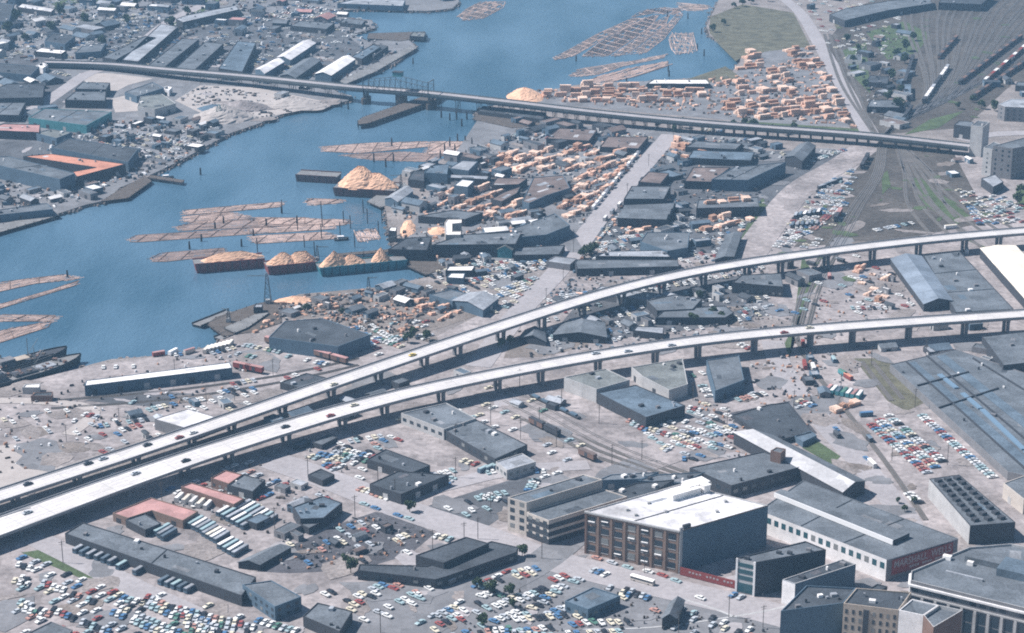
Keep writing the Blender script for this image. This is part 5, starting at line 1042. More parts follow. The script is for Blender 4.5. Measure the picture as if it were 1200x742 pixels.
for k in range(5): carrow((300 + 12 * k, 22 - 4 * k), (350 + 12 * k, 30 - 4 * k), w_, skip=.35, sp=4.4, pal=['white', 'cream', 'silver', 'salmon'])
def carfield(poly, where, d, skip, gap=12.0, pal=PAL):
    skip = min(.9, skip + .1)
    p = ccw([P2(*q) for q in poly]); th = dirq(poly[0], d); ax = Vector((math.cos(th), math.sin(th))); nx = Vector((-ax.y, ax.x)); o0 = p[0]
    ts = [(q - o0).dot(nx) for q in p]; ss = [(q - o0).dot(ax) for q in p]; t = min(ts) + 3
    while t < max(ts):
        for half in (0, 5.6):
            s = min(ss) + 1; run = crnd.random() < .8
            while s < max(ss):
                if crnd.random() < .06: run = not run
                q = o0 + ax * s + nx * (t + half + crnd.uniform(-.4, .4)); s += 3.35
                if (run or crnd.random() < .1) and crnd.random() > skip and inside(q, p) and free(q, 2.2) and all((q.x - c[1].x) ** 2 + (q.y - c[1].y) ** 2 > 12 for c in CARS):
                    CARS.append((q.length, Vector((q.x, q.y, 0)), th + math.pi / 2 + crnd.uniform(-.06, .06) + (math.pi if crnd.random() < .5 else 0), crnd.choice(pal), where))
        t += gap + 5.6
def dirq(a, d): v = P(a[0] + d[0], a[1] + d[1]) - P(*a); return math.atan2(v.y, v.x)
PW = ['white'] * 7 + ['cream', 'cream', 'silver', 'silver', 'teal', 'black', 'blue', 'red']
carfield([(-20, 652), (60, 664), (230, 706), (420, 746), (-40, 760)], 'along the unpaved lane at the bottom left', (10, 4), .25)
carfield([(372, 712), (455, 680), (520, 682), (470, 720), (400, 740)], 'in the lot below the v-shaped warehouse', (10, -5), .3)
carfield([(545, 706), (610, 668), (700, 672), (790, 708), (700, 745), (500, 750)], 'in the large lot at the bottom centre', (10, -4), .3); carfield([(800, 712), (910, 722), (900, 760), (780, 745)], 'in the large lot at the bottom centre', (10, 3), .5)
carfield([(335, 545), (420, 505), (470, 515), (430, 535), (425, 590), (380, 590)], 'in the rows left of the dark corner garage', (10, -4), .35, 9); carfield([(180, 570), (240, 545), (300, 540), (350, 560), (300, 600), (230, 598)], 'around the red roofs below the lower viaduct', (10, 4), .4, 9)
carfield([(728, 492), (830, 462), (858, 480), (870, 520), (806, 545)], 'on the yard below the dark-walled warehouse', (10, -5), .3, 8); carfield([(500, 600), (600, 572), (612, 580), (560, 610)], 'on the dark lot left of the cream-fronted factory', (10, -3), .5)
carfield([(880, 445), (950, 470), (970, 495), (880, 465)], 'below the blue-walled shed', (8, 3), .4);
carfield([(330, 640), (400, 615), (470, 612), (500, 630), (470, 655), (330, 668)], 'on the tarred yard above the v-shaped warehouse', (10, -3), .45, 9); W5 = 'on the gravel between the white-roofed shed and the upper viaduct'; carfield([(90, 500), (280, 455), (420, 412), (330, 462), (180, 516), (80, 535)], W5, (10, -3), .55, 12, PW); carfield([(-20, 480), (90, 480), (60, 530), (-20, 545)], W5, (10, -2), .85, 20, PW)
carfield([(420, 380), (500, 378), (505, 396), (440, 418)], 'in the rows right of the large dark boxcar shed', (8, 4), .3, 8, PW)
W6 = 'on the lots by the bay head and the diagonal street'; carfield([(500, 322), (560, 305), (655, 298), (655, 330), (600, 368), (560, 366), (500, 340)], W6, (10, -2), .3, 7, PW)
W7 = 'on the yards between the two viaducts'; carfield([(640, 352), (760, 335), (900, 312), (905, 375), (640, 410)], W7, (10, -1), .4, 7, PW); carfield([(925, 300), (1040, 300), (1080, 360), (930, 375)], W7, (8, -3), .72, 10, PW)
carfield([(700, 275), (905, 240), (890, 300), (690, 320)], 'on the yard north of the upper viaduct by the diagonal street', (10, -1), .45, 8, PW); carfield([(905, 290), (915, 262), (960, 205), (1005, 195), (985, 260), (950, 292)], 'in the yard between the gravel road and the rails', (4, -4), .35, 7, PW)
carfield([(1120, 222), (1200, 236), (1200, 264), (1155, 264)], 'on the bare ground near the right edge above the upper viaduct', (8, 3), .4, 8, PW); carfield([(600, 150), (900, 165), (930, 190), (700, 180), (600, 170)], 'in the lots under the right half of the old bridge', (9, 1), .6, 10, PW)
carfield([(100, 150), (260, 150), (215, 185), (130, 215), (100, 175)], 'among the far shore yards below the old bridge', (9, -2), .5, 8, ['white', 'cream', 'white', 'silver', 'salmon', 'black']); W8 = 'on the lots among the far shore buildings above the old bridge'
carfield([(-20, -10), (380, -20), (430, 30), (380, 90), (100, 72), (-20, 70)], W8, (9, -3), .62, 16, ['white', 'cream', 'silver', 'blue', 'white', 'black']); carfield([(905, -5), (1060, 0), (1060, 60), (990, 70)], 'at the head of the pale road', (9, -2), .7, 14, PW); carfield([(640, 430), (460, 490), (560, 545), (640, 555), (700, 520)], 'around the long grey factory', (10, 4), .75, 14)
# cars driving on the viaducts, each on the deck
def on_line(line, u):
    best = None
    for i, p in enumerate(line):
        x, y, z = p.x, p.y, p.z - CAM_H; zc = y * math.cos(PITCH) - z * math.sin(PITCH); uu = 600 + FPX * x / zc
        if best is None or abs(uu - u) < best[0]: best = (abs(uu - u), i)
    return best[1]
CARS.sort(key=lambda t: t[0])
def wheelsafe(p): return any(inside((p.x, p.y), L_) for L_ in LAND)
CARS = [c for c in CARS if free(c[1], .6) or c[4].startswith(('parked', 'along the', 'beside the road'))]
CARS = [c for c in CARS if wheelsafe(c[1])]
CARS = [c for c in CARS if abs(c[1].x) < c[1].y * .27]
NIND = 280
for i, (d, q, rz, col, where) in enumerate(CARS[:NIND]):
    body, gl = car_meshes(col)
    o = bpy.data.objects.new('parked_car', body); C.objects.link(o); o.location = (q.x, q.y, .28); o.rotation_euler = (0, 0, rz); o.scale = (1.17, 1.17, 1.1)
    tag(o, f'{col} car {where}', 'car', f'cars {where}')
    g = bpy.data.objects.new('windows', gl); C.objects.link(g); g.parent = o
mb = MB(); cols = list(CARCOL)
for (d, q, rz, col, where) in CARS[NIND:]:
    s = 1.22
    mb.box((q.x, q.y, .45), (4.9 * s, 1.85 * s, .65), rz, cols.index(col)); mb.box((q.x, q.y, 1.1), (2.5 * s, 1.6 * s, .45), rz, len(cols), .75); mb.box((q.x, q.y, 1.55), (1.8 * s, 1.3 * s, .08), rz, cols.index(col))
if mb.v: tag(mb.build('parked_cars', ['paint_' + c for c in cols] + ['glass']), 'small far parked cars scattered over the distant yards and lots', 'parked cars', None, 'stuff')
print('cars', len(CARS))
ordw = ['leftmost', 'second', 'third', 'fourth', 'fifth', 'sixth', 'seventh', 'eighth', 'ninth', 'tenth', 'eleventh', 'twelfth']
for line, wv, lst in ((up_line, 'upper', [(37, 'black', 2), (107, 'black', 3), (126, 'silver', 3), (168, 'black', 2), (210, 'red', -2), (226, 'white', -2), (390, 'cream', -3), (482, 'yellow', 0)]),
                      (lo_line, 'lower', [(28, 'silver', 3), (165, 'silver', 3), (219, 'black', -2), (338, 'black', 0), (376, 'red', -3), (416, 'cream', 2), (702, 'silver', 3), (740, 'silver', -2), (784, 'silver', -3), (954, 'cream', 2), (925, 'red', -3)])):
    ln = normals2(line); lst = sorted(lst)
    for k, (u, col, off) in enumerate(lst):
        i = on_line(line, u); p, q = line[i], ln[i]; body, gl = car_meshes(col)
        o = bpy.data.objects.new('moving_car', body); C.objects.link(o); o.location = (p.x + q.x * off, p.y + q.y * off, p.z + .01); o.rotation_euler = (0, 0, math.atan2(-q.x, q.y)); o.scale = (1.1, 1.1, 1.1)
        pos = ordw[k] + (' from the left' if k else '')
        tag(o, f'{col} car on the {wv} viaduct deck, {pos}', 'car', f'cars driving on the {wv} viaduct'); g = bpy.data.objects.new('windows', gl); C.objects.link(g); g.parent = o
# ---- buses
BUSM = {}
def bus(p, rz, top, label, group, L=11.5, side='w_bl', name='bus', cat='bus'):
    key = (top, side, L)
    if key not in BUSM:
        b = MB(); vs = []
        st = [(-L / 2, .96), (-L / 2 + .35, 1), (L / 2 - .35, 1), (L / 2, .94)]
        for x, ww in st: vs += [(x, -1.25 * ww, .4), (x, 1.25 * ww, .4), (x, 1.25 * ww, 2.7), (x, .95 * ww, 3.05), (x, -.95 * ww, 3.05), (x, -1.25 * ww, 2.7)]
        fs = []; fm = []
        for i in range(3):
            for j in range(6): a = i * 6 + j; c = i * 6 + (j + 1) % 6; fs.append((a, a + 6, c + 6, c)); fm.append(1 if j in (2, 3, 4) else 0)
        fs += [tuple(range(6)), tuple(range(18, 24))[::-1]]; fm += [0, 0]
        b.v = [Vector(v) for v in vs]; b.f = fs; b.m = fm
        for x in (-L * .32, L * .3):
            for y in (-1.15, 1.15): b.beam((x, y - .12, .5), (x, y + .12, .5), .6, 2, 8)
        body = mesh_from(b, 'bus_body', [side, top, 'rubber']); g = MB(); g.box((0, 0, 1.55), (L - .6, 2.56, .85), 0, 0); g.box((0, 0, 1.5), (L + .06, 2.1, 1.0), 0, 0); BUSM[key] = (body, mesh_from(g, 'windows', ['glass']))
    body, gl = BUSM[key]; o = bpy.data.objects.new(name, body); C.objects.link(o); o.location = (p.x, p.y, .06 if p.z < 1 else p.z); o.rotation_euler = (0, 0, rz); tag(o, label, cat, group)
    if cat == 'bus': g = bpy.data.objects.new('windows', gl); C.objects.link(g); g.parent = o
    return o
def dirp(a, b): d = P(*b) - P(*a); return math.atan2(d.y, d.x)
def busrow(a, b, n, to, where, tops, group, L=11.5, side='w_bl', name='bus', cat='bus'):
    for i in range(n):
        t = (i + .5) / n; u, v = a[0] + (b[0] - a[0]) * t, a[1] + (b[1] - a[1]) * t; tp = tops[i % len(tops)]
        cn = {'r_wh': 'white', 'r_bl': 'blue-grey', 'r_lt': 'silver', 'paint_teal': 'pale teal', 'r_cr': 'cream', 'r_rd': 'pale red'}.get(tp, 'grey')
        bus(P(u, v), dirp((u, v), (u + to[0], v + to[1])) + crnd.uniform(-.03, .03), tp, f'{cn} topped {cat} {where}', group, L, side, name, cat)
busrow((92, 643), (115, 652), 3, (14, -8), 'at the left end of the depot front', ['r_lt', 'r_bl', 'r_lt'], 'buses lined up at the depot front'); busrow((117, 651), (140, 660), 3, (14, -8), 'left of the middle of the depot front', ['r_lt', 'r_bl', 'r_lt'], 'buses lined up at the depot front')
busrow((143, 662), (150, 665), 1, (14, -8), 'standing singly at the depot front', ['paint_teal'], 'buses lined up at the depot front'); busrow((162, 668), (170, 671), 1, (14, -8), 'alone with its front sticking out near the depot middle', ['r_lt'], 'buses lined up at the depot front'); busrow((192, 680), (230, 692), 5, (14, -8), 'at the right end of the depot front', ['r_bl', 'r_lt', 'paint_teal'], 'buses lined up at the depot front')
bg = 'buses parked in the bus yard'
busrow((188, 622), (200, 631), 3, (14, -8), 'in the row of three below the l-shaped red roof', ['paint_teal', 'r_lt', 'r_bl'], bg); busrow((222, 611), (246, 623), 5, (14, -8), 'right of the l-shaped red roof', ['r_lt', 'paint_teal', 'r_wh'], bg); busrow((206, 585), (248, 596), 5, (9, -8), 'beside the narrow red-roofed building', ['r_wh', 'r_cr'], bg, 8, 'w_lt', 'truck', 'truck')
busrow((260, 600), (294, 618), 6, (14, -8), 'in the upper right bus yard', ['r_wh', 'paint_teal', 'r_lt'], bg); busrow((283, 594), (319, 614), 7, (14, -8), 'in the rightmost bus yard row', ['r_lt', 'r_wh', 'paint_teal'], bg)
busrow((244, 624), (262, 634), 4, (14, -8), 'in the middle of the bus yard', ['r_lt', 'r_cr', 'r_wh'], bg); busrow((262, 638), (284, 650), 4, (14, -8), 'above the narrow dark gabled shed', ['r_wh', 'paint_teal', 'r_wh', 'r_lt'], bg)
tr = lambda u, v, du, dv, L, top, side, lb, nm='truck', ct='truck': bus(P(u, v), dirp((u, v), (u + du, v + dv)), top, lb, None, L, side, nm, ct)
tr(535, 681, 14, -7, 13, 'r_lt', 'w_gr', 'silver trailer parked against the v-shaped warehouse', 'trailer', 'trailer'); tr(753, 683, 14, 4, 13, 'r_wh', 'w_cr', 'cream topped bus standing alone in the street by the brick warehouse', 'bus', 'bus')
tr(1019, 517, 5, 5, 6, 'r_bl', 'w_dk', 'dark van on the roadside left of the double car rows', 'van', 'van'); tr(1022, 546, 6, 6, 9, 'r_wh', 'w_lt', 'white truck on the roadside below the dark van'); tr(981, 512, 5, 5, 7, 'r_dk', 'w_dk', 'dark truck on the pale road by the rail strip')
tr(1015, 488, 12, -1, 8, 'paint_blue', 'w_bl', 'blue van at the top of the double car rows', 'van', 'van'); tr(1133, 296, 2, 12, 9, 'r_cr', 'w_wh', 'cream truck under the right end of the upper viaduct'); tr(1114, 268, 12, -1, 10, 'r_cr', 'w_wh', 'cream truck just above the upper viaduct at the right')
tr(943, 430, 2, 9, 12, 'w_rd', 'w_rd', 'red trailer on the road just below the lower viaduct', 'trailer', 'trailer'); tr(953, 433, 3, 9, 10, 'r_wh', 'w_lt', 'white trailer beside the red one below the lower viaduct', 'trailer', 'trailer'); tr(977, 424, 3, 5, 7, 'paint_teal', 'w_bl', 'pale teal van below the lower viaduct', 'van', 'van')
tr(988, 440, 8, 5, 9, 'paint_green', 'w_tl', 'green truck near the packed freight yard'); tr(994, 444, 8, 5, 8, 'r_or', 'w_rd', 'orange truck near the packed freight yard'); tr(941, 405, 1, 9, 8, 'w_rd', 'w_rd', 'red truck in the shadow of the lower viaduct'); tr(972, 326, 1, 8, 8, 'r_rd', 'w_rd', 'pale red truck in the shadow of the upper viaduct')
for k in range(3): tr(566 + k * 8, 553 - k * 2, 9, -4, 7, 'paint_teal', 'w_bl', f"pale teal van by the white annex, {('nearest', 'middle', 'farthest')[k]} of three", 'van', 'van')
busrow((968, 458), (1010, 466), 7, (9, -10), 'packed side by side in the freight yard below the lower viaduct', ['r_rd', 'r_wh', 'r_bl', 'paint_green', 'r_wh'], 'trailers packed in the freight yard', 10, 'w_tl', 'trailer', 'trailer')
busrow((240, 413), (272, 405), 7, (8, -9), 'lined up on the shore by the shipyard', ['r_cr', 'r_wh'], 'trucks lined up on the shore', 9, 'w_cr', 'truck', 'truck')
tr(186, 417, 12, -2, 8, 'r_rd', 'w_rd', 'pale red truck on the shore'); tr(203, 415, 8, -4, 8, 'r_wh', 'w_wh', 'white truck on the shore, left of a pink one'); tr(222, 414, 10, -3, 8, 'r_rd', 'w_cr', 'pink-topped truck on the shore, nearest the white row')
busrow((930, 255), (962, 250), 6, (6, -10), 'in the middle of the yard beside the gravel road', ['r_lt', 'r_bl', 'r_wh'], 'trailers in the yard beside the gravel road', 10, 'w_dk', 'trailer', 'trailer'); busrow((926, 266), (960, 264), 6, (3, -8), 'in the lowest row of the yard beside the gravel road', ['r_bl', 'r_lt'], 'trailers in the yard beside the gravel road', 10, 'w_dk', 'trailer', 'trailer')
busrow((960, 222), (985, 212), 4, (12, -4), 'in the upper row of the yard beside the gravel road', ['r_lt', 'r_bl'], 'trailers in the yard beside the gravel road', 10, 'w_dk', 'trailer', 'trailer')
busrow((694, 247), (750, 178), 15, (5, -6), 'in the line down the left kerb of the diagonal street', ['r_wh', 'r_wh', 'r_cr', 'r_wh', 'r_lt'], 'trucks along the diagonal street', 8.5, 'w_wh', 'truck', 'truck')
busrow((705, 262), (730, 238), 3, (5, -6), 'down the right kerb of the diagonal street', ['r_wh', 'r_lt'], 'trucks on the right kerb of the diagonal street', 8, 'w_lt', 'truck', 'truck')
# ---- freight cars
def freight(line, t0, n, where, colr, group, roofs=('w_bn',)):
    tot = [0]
    for a, b in zip(line, line[1:]): tot.append(tot[-1] + (b - a).length)
    def at(s):
        for i in range(len(tot) - 1):
            if tot[i + 1] >= s: f = (s - tot[i]) / (tot[i + 1] - tot[i]); return line[i].lerp(line[i + 1], f)
        return line[-1]
    for k in range(n):
        s = t0 * tot[-1] + k * 14.2; a = at(s); b = at(s + 12); p = (a + b) / 2; rz = math.atan2(b.y - a.y, b.x - a.x); c = colr[k % len(colr)]
        cn = {'w_bn': 'dark brown', 'w_rd': 'dull red', 'w_dk': 'black', 'w_lt': 'pale grey', 'r_wh': 'white', 'w_bl': 'blue-grey'}[c]
        o = put('boxcar', (12.6, 2.9, 3.0), c, None, (p.x, p.y, 1.6), rz); tag(o, f'{cn} boxcar {where}', 'freight car', group)
        put('roof', (12.8, 3.1, .25), roofs[k % len(roofs)], o, (0, 0, 3.0)); put('door', (2.4, 3.0, 2.5), 'w_dk', o, (0, 0, .15))
        for x in (-4.3, 4.3): put('bogie', (2.6, 2.3, .9), 'rubber', o, (x, 0, -1.0))
def fit(line, u):  # fraction of the line at pixel column u
    i = min(range(len(line)), key=lambda j: abs(600 + FPX * line[j].x / (line[j].y * math.cos(PITCH) + CAM_H * math.sin(PITCH)) - u)); return i / len(line)
def rail_line(px): return [p for p in smooth_line([P(*q) for q in px], 12)]
for px, n, wh, colr, rf in (([(1082, 122), (1110, 82)], 12, 'in the single train at the middle of the rail yard', ['w_dk', 'r_wh', 'r_wh', 'r_wh', 'w_lt', 'w_dk', 'w_dk'], ('w_dk', 'r_wh', 'r_wh', 'r_wh', 'r_lt', 'w_dk', 'w_dk')),
        ([(1124, 100), (1190, 50), (1215, 34)], 18, 'in the left string of the long train in the rail yard', ['w_dk', 'w_bn', 'w_dk'], ('w_dk', 'w_bn')),
        ([(1138, 118), (1215, 66)], 14, 'in the dark string nearest the tall pale blocks', ['w_dk', 'w_bn'], ('w_dk', 'w_bn')), ([(1060, 100), (1075, 55), (1088, 30)], 9, 'in the dark string along the green triangle', ['w_dk', 'w_bn', 'w_dk'], ('w_dk',)),
        ([(1100, 70), (1135, 30)], 8, 'in the short dark string high in the rail yard', ['w_bn', 'w_dk'], ('w_dk', 'w_bn')), ([(1060, 140), (1072, 122)], 3, 'in the three-car string at the throat of the rail yard', ['w_dk'], ('w_dk',)),
        ([(1154, 98), (1210, 50), (1225, 40)], 16, 'in the right string of the long train in the rail yard', ['r_wh', 'w_rd', 'w_bn', 'w_dk'], ('r_wh', 'w_bn', 'w_rd'))):
    freight(rail_line(px), 0, n, wh, colr, 'boxcars ' + wh, rf)
freight(rail_line([(312, 402), (430, 434)]), 0, 5, 'beside the large dark shed near the shipyard', ['w_bn', 'w_bn'], 'boxcars beside the large dark shed', ('r_rd', 'r_bn', 'r_bn', 'r_rd'))
freight(rail_line([(622, 497), (665, 518)]), 0, 2, 'in the dark pair on the railway strip', ['w_bn', 'w_dk'], 'boxcar pair on the railway strip', ('w_dk',)); freight(rail_line([(680, 534), (712, 548)]), 0, 1, 'standing alone at the lower end of the railway strip', ['w_bn'], None, ('r_bn',))
freight(rail_line([(275, 432), (300, 437)]), 0, 2, 'at the right end of the long white-roofed shed', ['w_rd'], 'boxcars by the white-roofed shed', ('r_rd',))
freight(rail_line([(1017, 185), (992, 232)]), 0, 3, 'on the curve beside the grassy rail strip', ['w_dk', 'w_bn'], 'boxcars on the curved siding', ('w_dk',)); freight(rail_line([(985, 250), (970, 275)]), 0, 2, 'on the curved siding just above the upper viaduct', ['w_rd', 'w_dk'], None, ('r_rd', 'w_dk'))

# flat low cars in a row on the railway strip
for k in range(5):
    u, v = 628 + k * 11, 468 + k * 5.2; p = P(u, v); o = put('flat_wagon', (11, 2.6, .7), 'w_dk', None, (p.x, p.y, 1.0), dirp((628, 468), (672, 489))); tag(o, 'low dark flat wagon in the row on the upper railway strip', 'freight car', 'flat wagons on the upper railway strip'); put('load', (6, 2.2, .9), 'w_bl', o, (0, 0, .7)); put('bogie', (2.2, 2, .8), 'rubber', o, (-3.5, 0, -.8)); put('bogie', (2.2, 2, .8), 'rubber', o, (3.5, 0, -.8))

# ================================================================ lumber
def stack_mesh(seed, mm):
    rnd = random.Random(seed); b = MB()
    L = rnd.uniform(5, 8); rows = rnd.choice((2, 3)); cols_ = rnd.choice((2, 3))
    for i in range(cols_):
        hh = rnd.choice((1, 2, rows)); 
        for k in range(hh): b.box((rnd.uniform(-.3, .3), (i - (cols_ - 1) / 2) * 2.2, k * 1.45), (L * rnd.uniform(.85, 1), 1.9, 1.3), rnd.uniform(-.03, .03), 0 if rnd.random() < .8 else 1)
    return mesh_from(b, 'lumber_stack', [mm, 'lumber_brown'])
SM = [stack_mesh(i, ['lumber', 'lumber_pale', 'lumber', 'lumber_pale', 'lumber_brown'][i % 5]) for i in range(12)]
LS = []
def lumber(poly, n, where, d, sc_=1.0, jit=.25):
    p = ccw([P2(*q) for q in poly]); xs = [q.x for q in p]; ys = [q.y for q in p]; th = dirp((poly[0][0], poly[0][1]), (poly[0][0] + d[0], poly[0][1] + d[1])); rnd = random.Random(n * 7 + int(xs[0])); got = []; tries = 0
    ax = Vector((math.cos(th), math.sin(th)))
    while len(got) < n and tries < n * 60:
        tries += 1; x = rnd.uniform(min(xs), max(xs)); y = rnd.uniform(min(ys), max(ys)); r = 5.5 * sc_
        # stacks gather into ranks
        t = Vector((x, y)); c_ = t.dot(Vector((-ax.y, ax.x))); t = t - Vector((-ax.y, ax.x)) * (c_ - round(c_ / (15 * sc_)) * 15 * sc_)
        x, y = t
        if not inside((x, y), p) or not free((x, y), 3.5) or not wheelsafe(Vector((x, y, 0))): continue
        if any((x - a) ** 2 + (y - b) ** 2 < (r * 1.15) ** 2 for a, b in got): continue
        got.append((x, y)); LS.append((math.hypot(x, y), x, y, th + rnd.uniform(-jit, jit), sc_ * rnd.uniform(.8, 1.25), rnd.choice(SM), where))
lumber([(640, 106), (700, 100), (830, 104), (820, 118), (700, 121), (640, 117)], 60, 'in the ranks left of the yard behind the old bridge', (10, 0), 1.4)
for k_, (pl, n_) in enumerate((([(866, 78), (880, 62), (896, 76), (892, 84), (868, 84)], 8), ([(896, 84), (925, 84), (926, 98), (900, 98)], 11), ([(920, 56), (960, 52), (966, 66), (930, 68)], 8), ([(932, 70), (970, 66), (976, 78), (936, 80)], 9), ([(954, 84), (976, 82), (980, 92), (958, 93)], 5),
        ([(862, 104), (930, 104), (930, 112), (862, 112)], 11), ([(845, 120), (930, 116), (1000, 122), (1008, 144), (900, 140), (848, 132)], 46), ([(955, 98), (985, 96), (1000, 118), (960, 118)], 12), ([(848, 96), (866, 92), (866, 98), (850, 100)], 3))):
    lumber(pl, n_, ('in the back clump by the marsh', 'in the middle clump of the big yard', 'in the farthest rank of the big yard', 'in the second rank beside the pale road', 'in the short rank beside the pale road', 'in the long thin rank of the big yard', 'in the front ranks of the big yard before the old bridge', 'in the clump beside the pale road', 'lying alone near the marsh')[k_], (10, -1), 1.4)
lumber([(600, 180), (700, 172), (745, 178), (735, 195), (700, 205), (640, 200), (590, 200)], 45, 'in the sawmill yard nearest the old bridge', (10, -3), 1.2)
lumber([(545, 250), (600, 234), (640, 228), (690, 205), (735, 198), (700, 240), (672, 262), (640, 250), (590, 258), (550, 262)], 60, 'in the sawmill yard left of the diagonal street', (10, -4), 1.15)
lumber([(520, 226), (570, 220), (620, 230), (560, 246), (500, 242)], 30, 'in the yard behind the long sawmill roof', (8, -3), 1.1); lumber([(570, 185), (620, 178), (660, 186), (640, 200), (575, 205)], 14, 'in the sawmill yard nearest the old bridge', (10, -4), 1.2)
lumber([(716, 272), (735, 262), (770, 262), (775, 272), (740, 274)], 14, 'around the factory with three sloping bays', (8, -2), 1.1); lumber([(815, 262), (890, 248), (900, 258), (890, 270), (820, 274)], 24, 'below the dark-walled long shed', (9, -2), 1.1); lumber([(768, 166), (790, 162), (830, 185), (800, 190)], 10, 'in the small yard by the top of the diagonal street', (8, 2), 1.2)
lumber([(975, 478), (1005, 472), (1012, 482), (985, 490)], 9, 'on the freight yard beside the packed trailers', (8, -3), .8); lumber([(490, 352), (520, 352), (550, 372), (500, 380)], 8, 'on the ground above the upper viaduct near the bay', (9, -4), .8); lumber([(1000, 315), (1030, 310), (1060, 350), (1030, 362), (1000, 340)], 9, 'on the bare ground left of the metal-roofed shed', (5, -4), .8)
for s_, (u, v) in enumerate(((832, 238), (846, 236.5), (860, 235.5), (874, 234.5))):
    p = P(u, v, 8); o = bpy.data.objects.new('lumber_stack', SM[s_]); C.objects.link(o); o.location = (p.x, p.y, 7.5); o.rotation_euler = (0, 0, dirp((820, 240), (888, 236))); o.scale = (1.2, 1.2, 1.2); tag(o, 'lumber stack lying on the roof of the dark-walled long shed', 'lumber stack', 'lumber stacks on the long shed roof')
LS.sort(key=lambda t: t[0]); print('lumber', len(LS))
for (d, x, y, rz, s, me, where) in LS[:290]:
    o = bpy.data.objects.new('lumber_stack', me); C.objects.link(o); o.location = (x, y, .2); o.rotation_euler = (0, 0, rz); o.scale = (s, s, s); tag(o, f"{ {'lumber': 'peach', 'lumber_pale': 'pale', 'lumber_brown': 'brown'}[me.materials[0].name]} lumber stack {where}", 'lumber stack', f'lumber stacks {where}')
mb = MB()
for (d, x, y, rz, s, me, where) in LS[290:]: mb.box((x, y, .2), (8 * s, 5 * s, 2.6), rz, 0, .9)
if mb.v: tag(mb.build('lumber_stacks', ['lumber']), 'farthest stacks of sawn lumber at the back of the yard', 'lumber', None, 'stuff')

# ================================================================ small sheds filling the yards
SHN = 0
def sheds(poly, n, where, d, size=(8, 20), hs=(3, 6), roofs=('r_md', 'r_dk', 'r_lt', 'r_bl'), cat='shed', name='shed', dense=1.25):
    global SHN
    p = ccw([P2(*q) for q in poly]); xs = [q.x for q in p]; ys = [q.y for q in p]; th = dirp(poly[0], (poly[0][0] + d[0], poly[0][1] + d[1])); rnd = random.Random(n * 31 + int(ys[0])); k = 0; tries = 0
    while k < n and tries < n * 50:
        tries += 1; x = rnd.uniform(min(xs), max(xs)); y = rnd.uniform(min(ys), max(ys)); lx = rnd.uniform(*size); ly = lx * rnd.uniform(.4, .8)
        if not inside((x, y), p) or not free((x, y), lx * .62) or not wheelsafe(Vector((x, y, 0))): continue
        if any(math.hypot(c[1].x - x, c[1].y - y) < lx * .6 for c in CARS) or any(math.hypot(c[1] - x, c[2] - y) < lx * .6 for c in LS): continue
        rz = th + rnd.choice((0, math.pi / 2)) + rnd.uniform(-.08, .08); cs, sn = math.cos(rz), math.sin(rz)
        q = [Vector((x + a * lx / 2 * cs - b * ly / 2 * sn, y + a * lx / 2 * sn + b * ly / 2 * cs)) for a, b in ((-1, -1), (1, -1), (1, 1), (-1, 1))]
        rf = rnd.choice(roofs); cn = {'r_md': 'grey', 'r_dk': 'dark', 'r_lt': 'pale grey', 'r_bl': 'blue-grey', 'r_wh': 'white', 'r_bn': 'brown', 'r_rd': 'pale red', 'r_gn': 'greenish'}[rf]; gb = rnd.choice((0, .2))
        wl_ = rnd.choice(('w_dk', 'w_gr', 'w_bl', 'w_lt'))
        B(name, f"small {cn}-roofed {'gabled' if gb else 'flat'} {cat} {where}", [tuple(v) for v in q], rnd.uniform(*hs), rf, wl_, gable=gb, world=True, doors=1, cat=cat, group=f'small {cat}s {where}', par=.3); k += 1; SHN += 1
W_ = ('r_md', 'r_dk', 'r_lt', 'r_bl', 'r_wh', 'r_bl')
sheds([(500, 300), (580, 290), (660, 302), (600, 340), (500, 330)], 8, 'in the small yards right of the teal barge', (9, -1), (6, 13), (3, 6), W_)
sheds([(-20, 20), (30, 28), (130, 28), (120, 50), (40, 55), (-20, 70)], 22, 'on the far shore at the top left', (10, -2), (12, 34), (4, 8), W_); sheds([(0, -5), (200, -20), (195, 18), (130, 20), (0, 5)], 26, 'in the district at the very top left', (10, -3), (14, 34), (4, 9), W_)
sheds([(220, -10), (400, -20), (410, 22), (340, 40), (240, 42)], 34, 'between the far sheds at the top', (9, -4), (12, 32), (4, 8), W_ + ('r_rd',)); sheds([(380, -20), (520, -20), (525, 8), (400, 10)], 8, 'on the far spit across the top of the inlet', (9, -1), (14, 30), (4, 7), W_)
sheds([(-20, 85), (60, 90), (60, 140), (-20, 145)], 14, 'left of the far shore diagonal road', (8, -1), (12, 30), (4, 8), W_); sheds([(100, 148), (240, 140), (260, 155), (215, 185), (150, 180), (110, 165)], 24, 'in the far shore yards by the water', (9, -3), (7, 18), (3, 6), W_ + ('r_bn',))
sheds([(-20, 215), (90, 215), (140, 212), (110, 232), (0, 245)], 12, 'among the low wharves on the left shore', (9, -2), (8, 20), (3, 6), W_ + ('r_bn',)); sheds([(200, 84), (300, 92), (390, 104), (340, 116), (230, 98)], 8, 'under the left part of the old bridge', (9, 1), (8, 18), (3, 5), W_)
sheds([(985, 25), (1060, 30), (1070, 90), (1060, 150), (1025, 150), (1000, 90)], 20, 'between the pale road and the rail yard', (9, -2), (9, 24), (3, 6), ('r_md', 'r_dk', 'r_lt', 'r_bl', 'r_bn')); sheds([(880, -10), (1000, -15), (985, 14), (930, 12)], 10, 'behind the head of the pale road', (9, -2), (10, 24), (3, 6), W_)
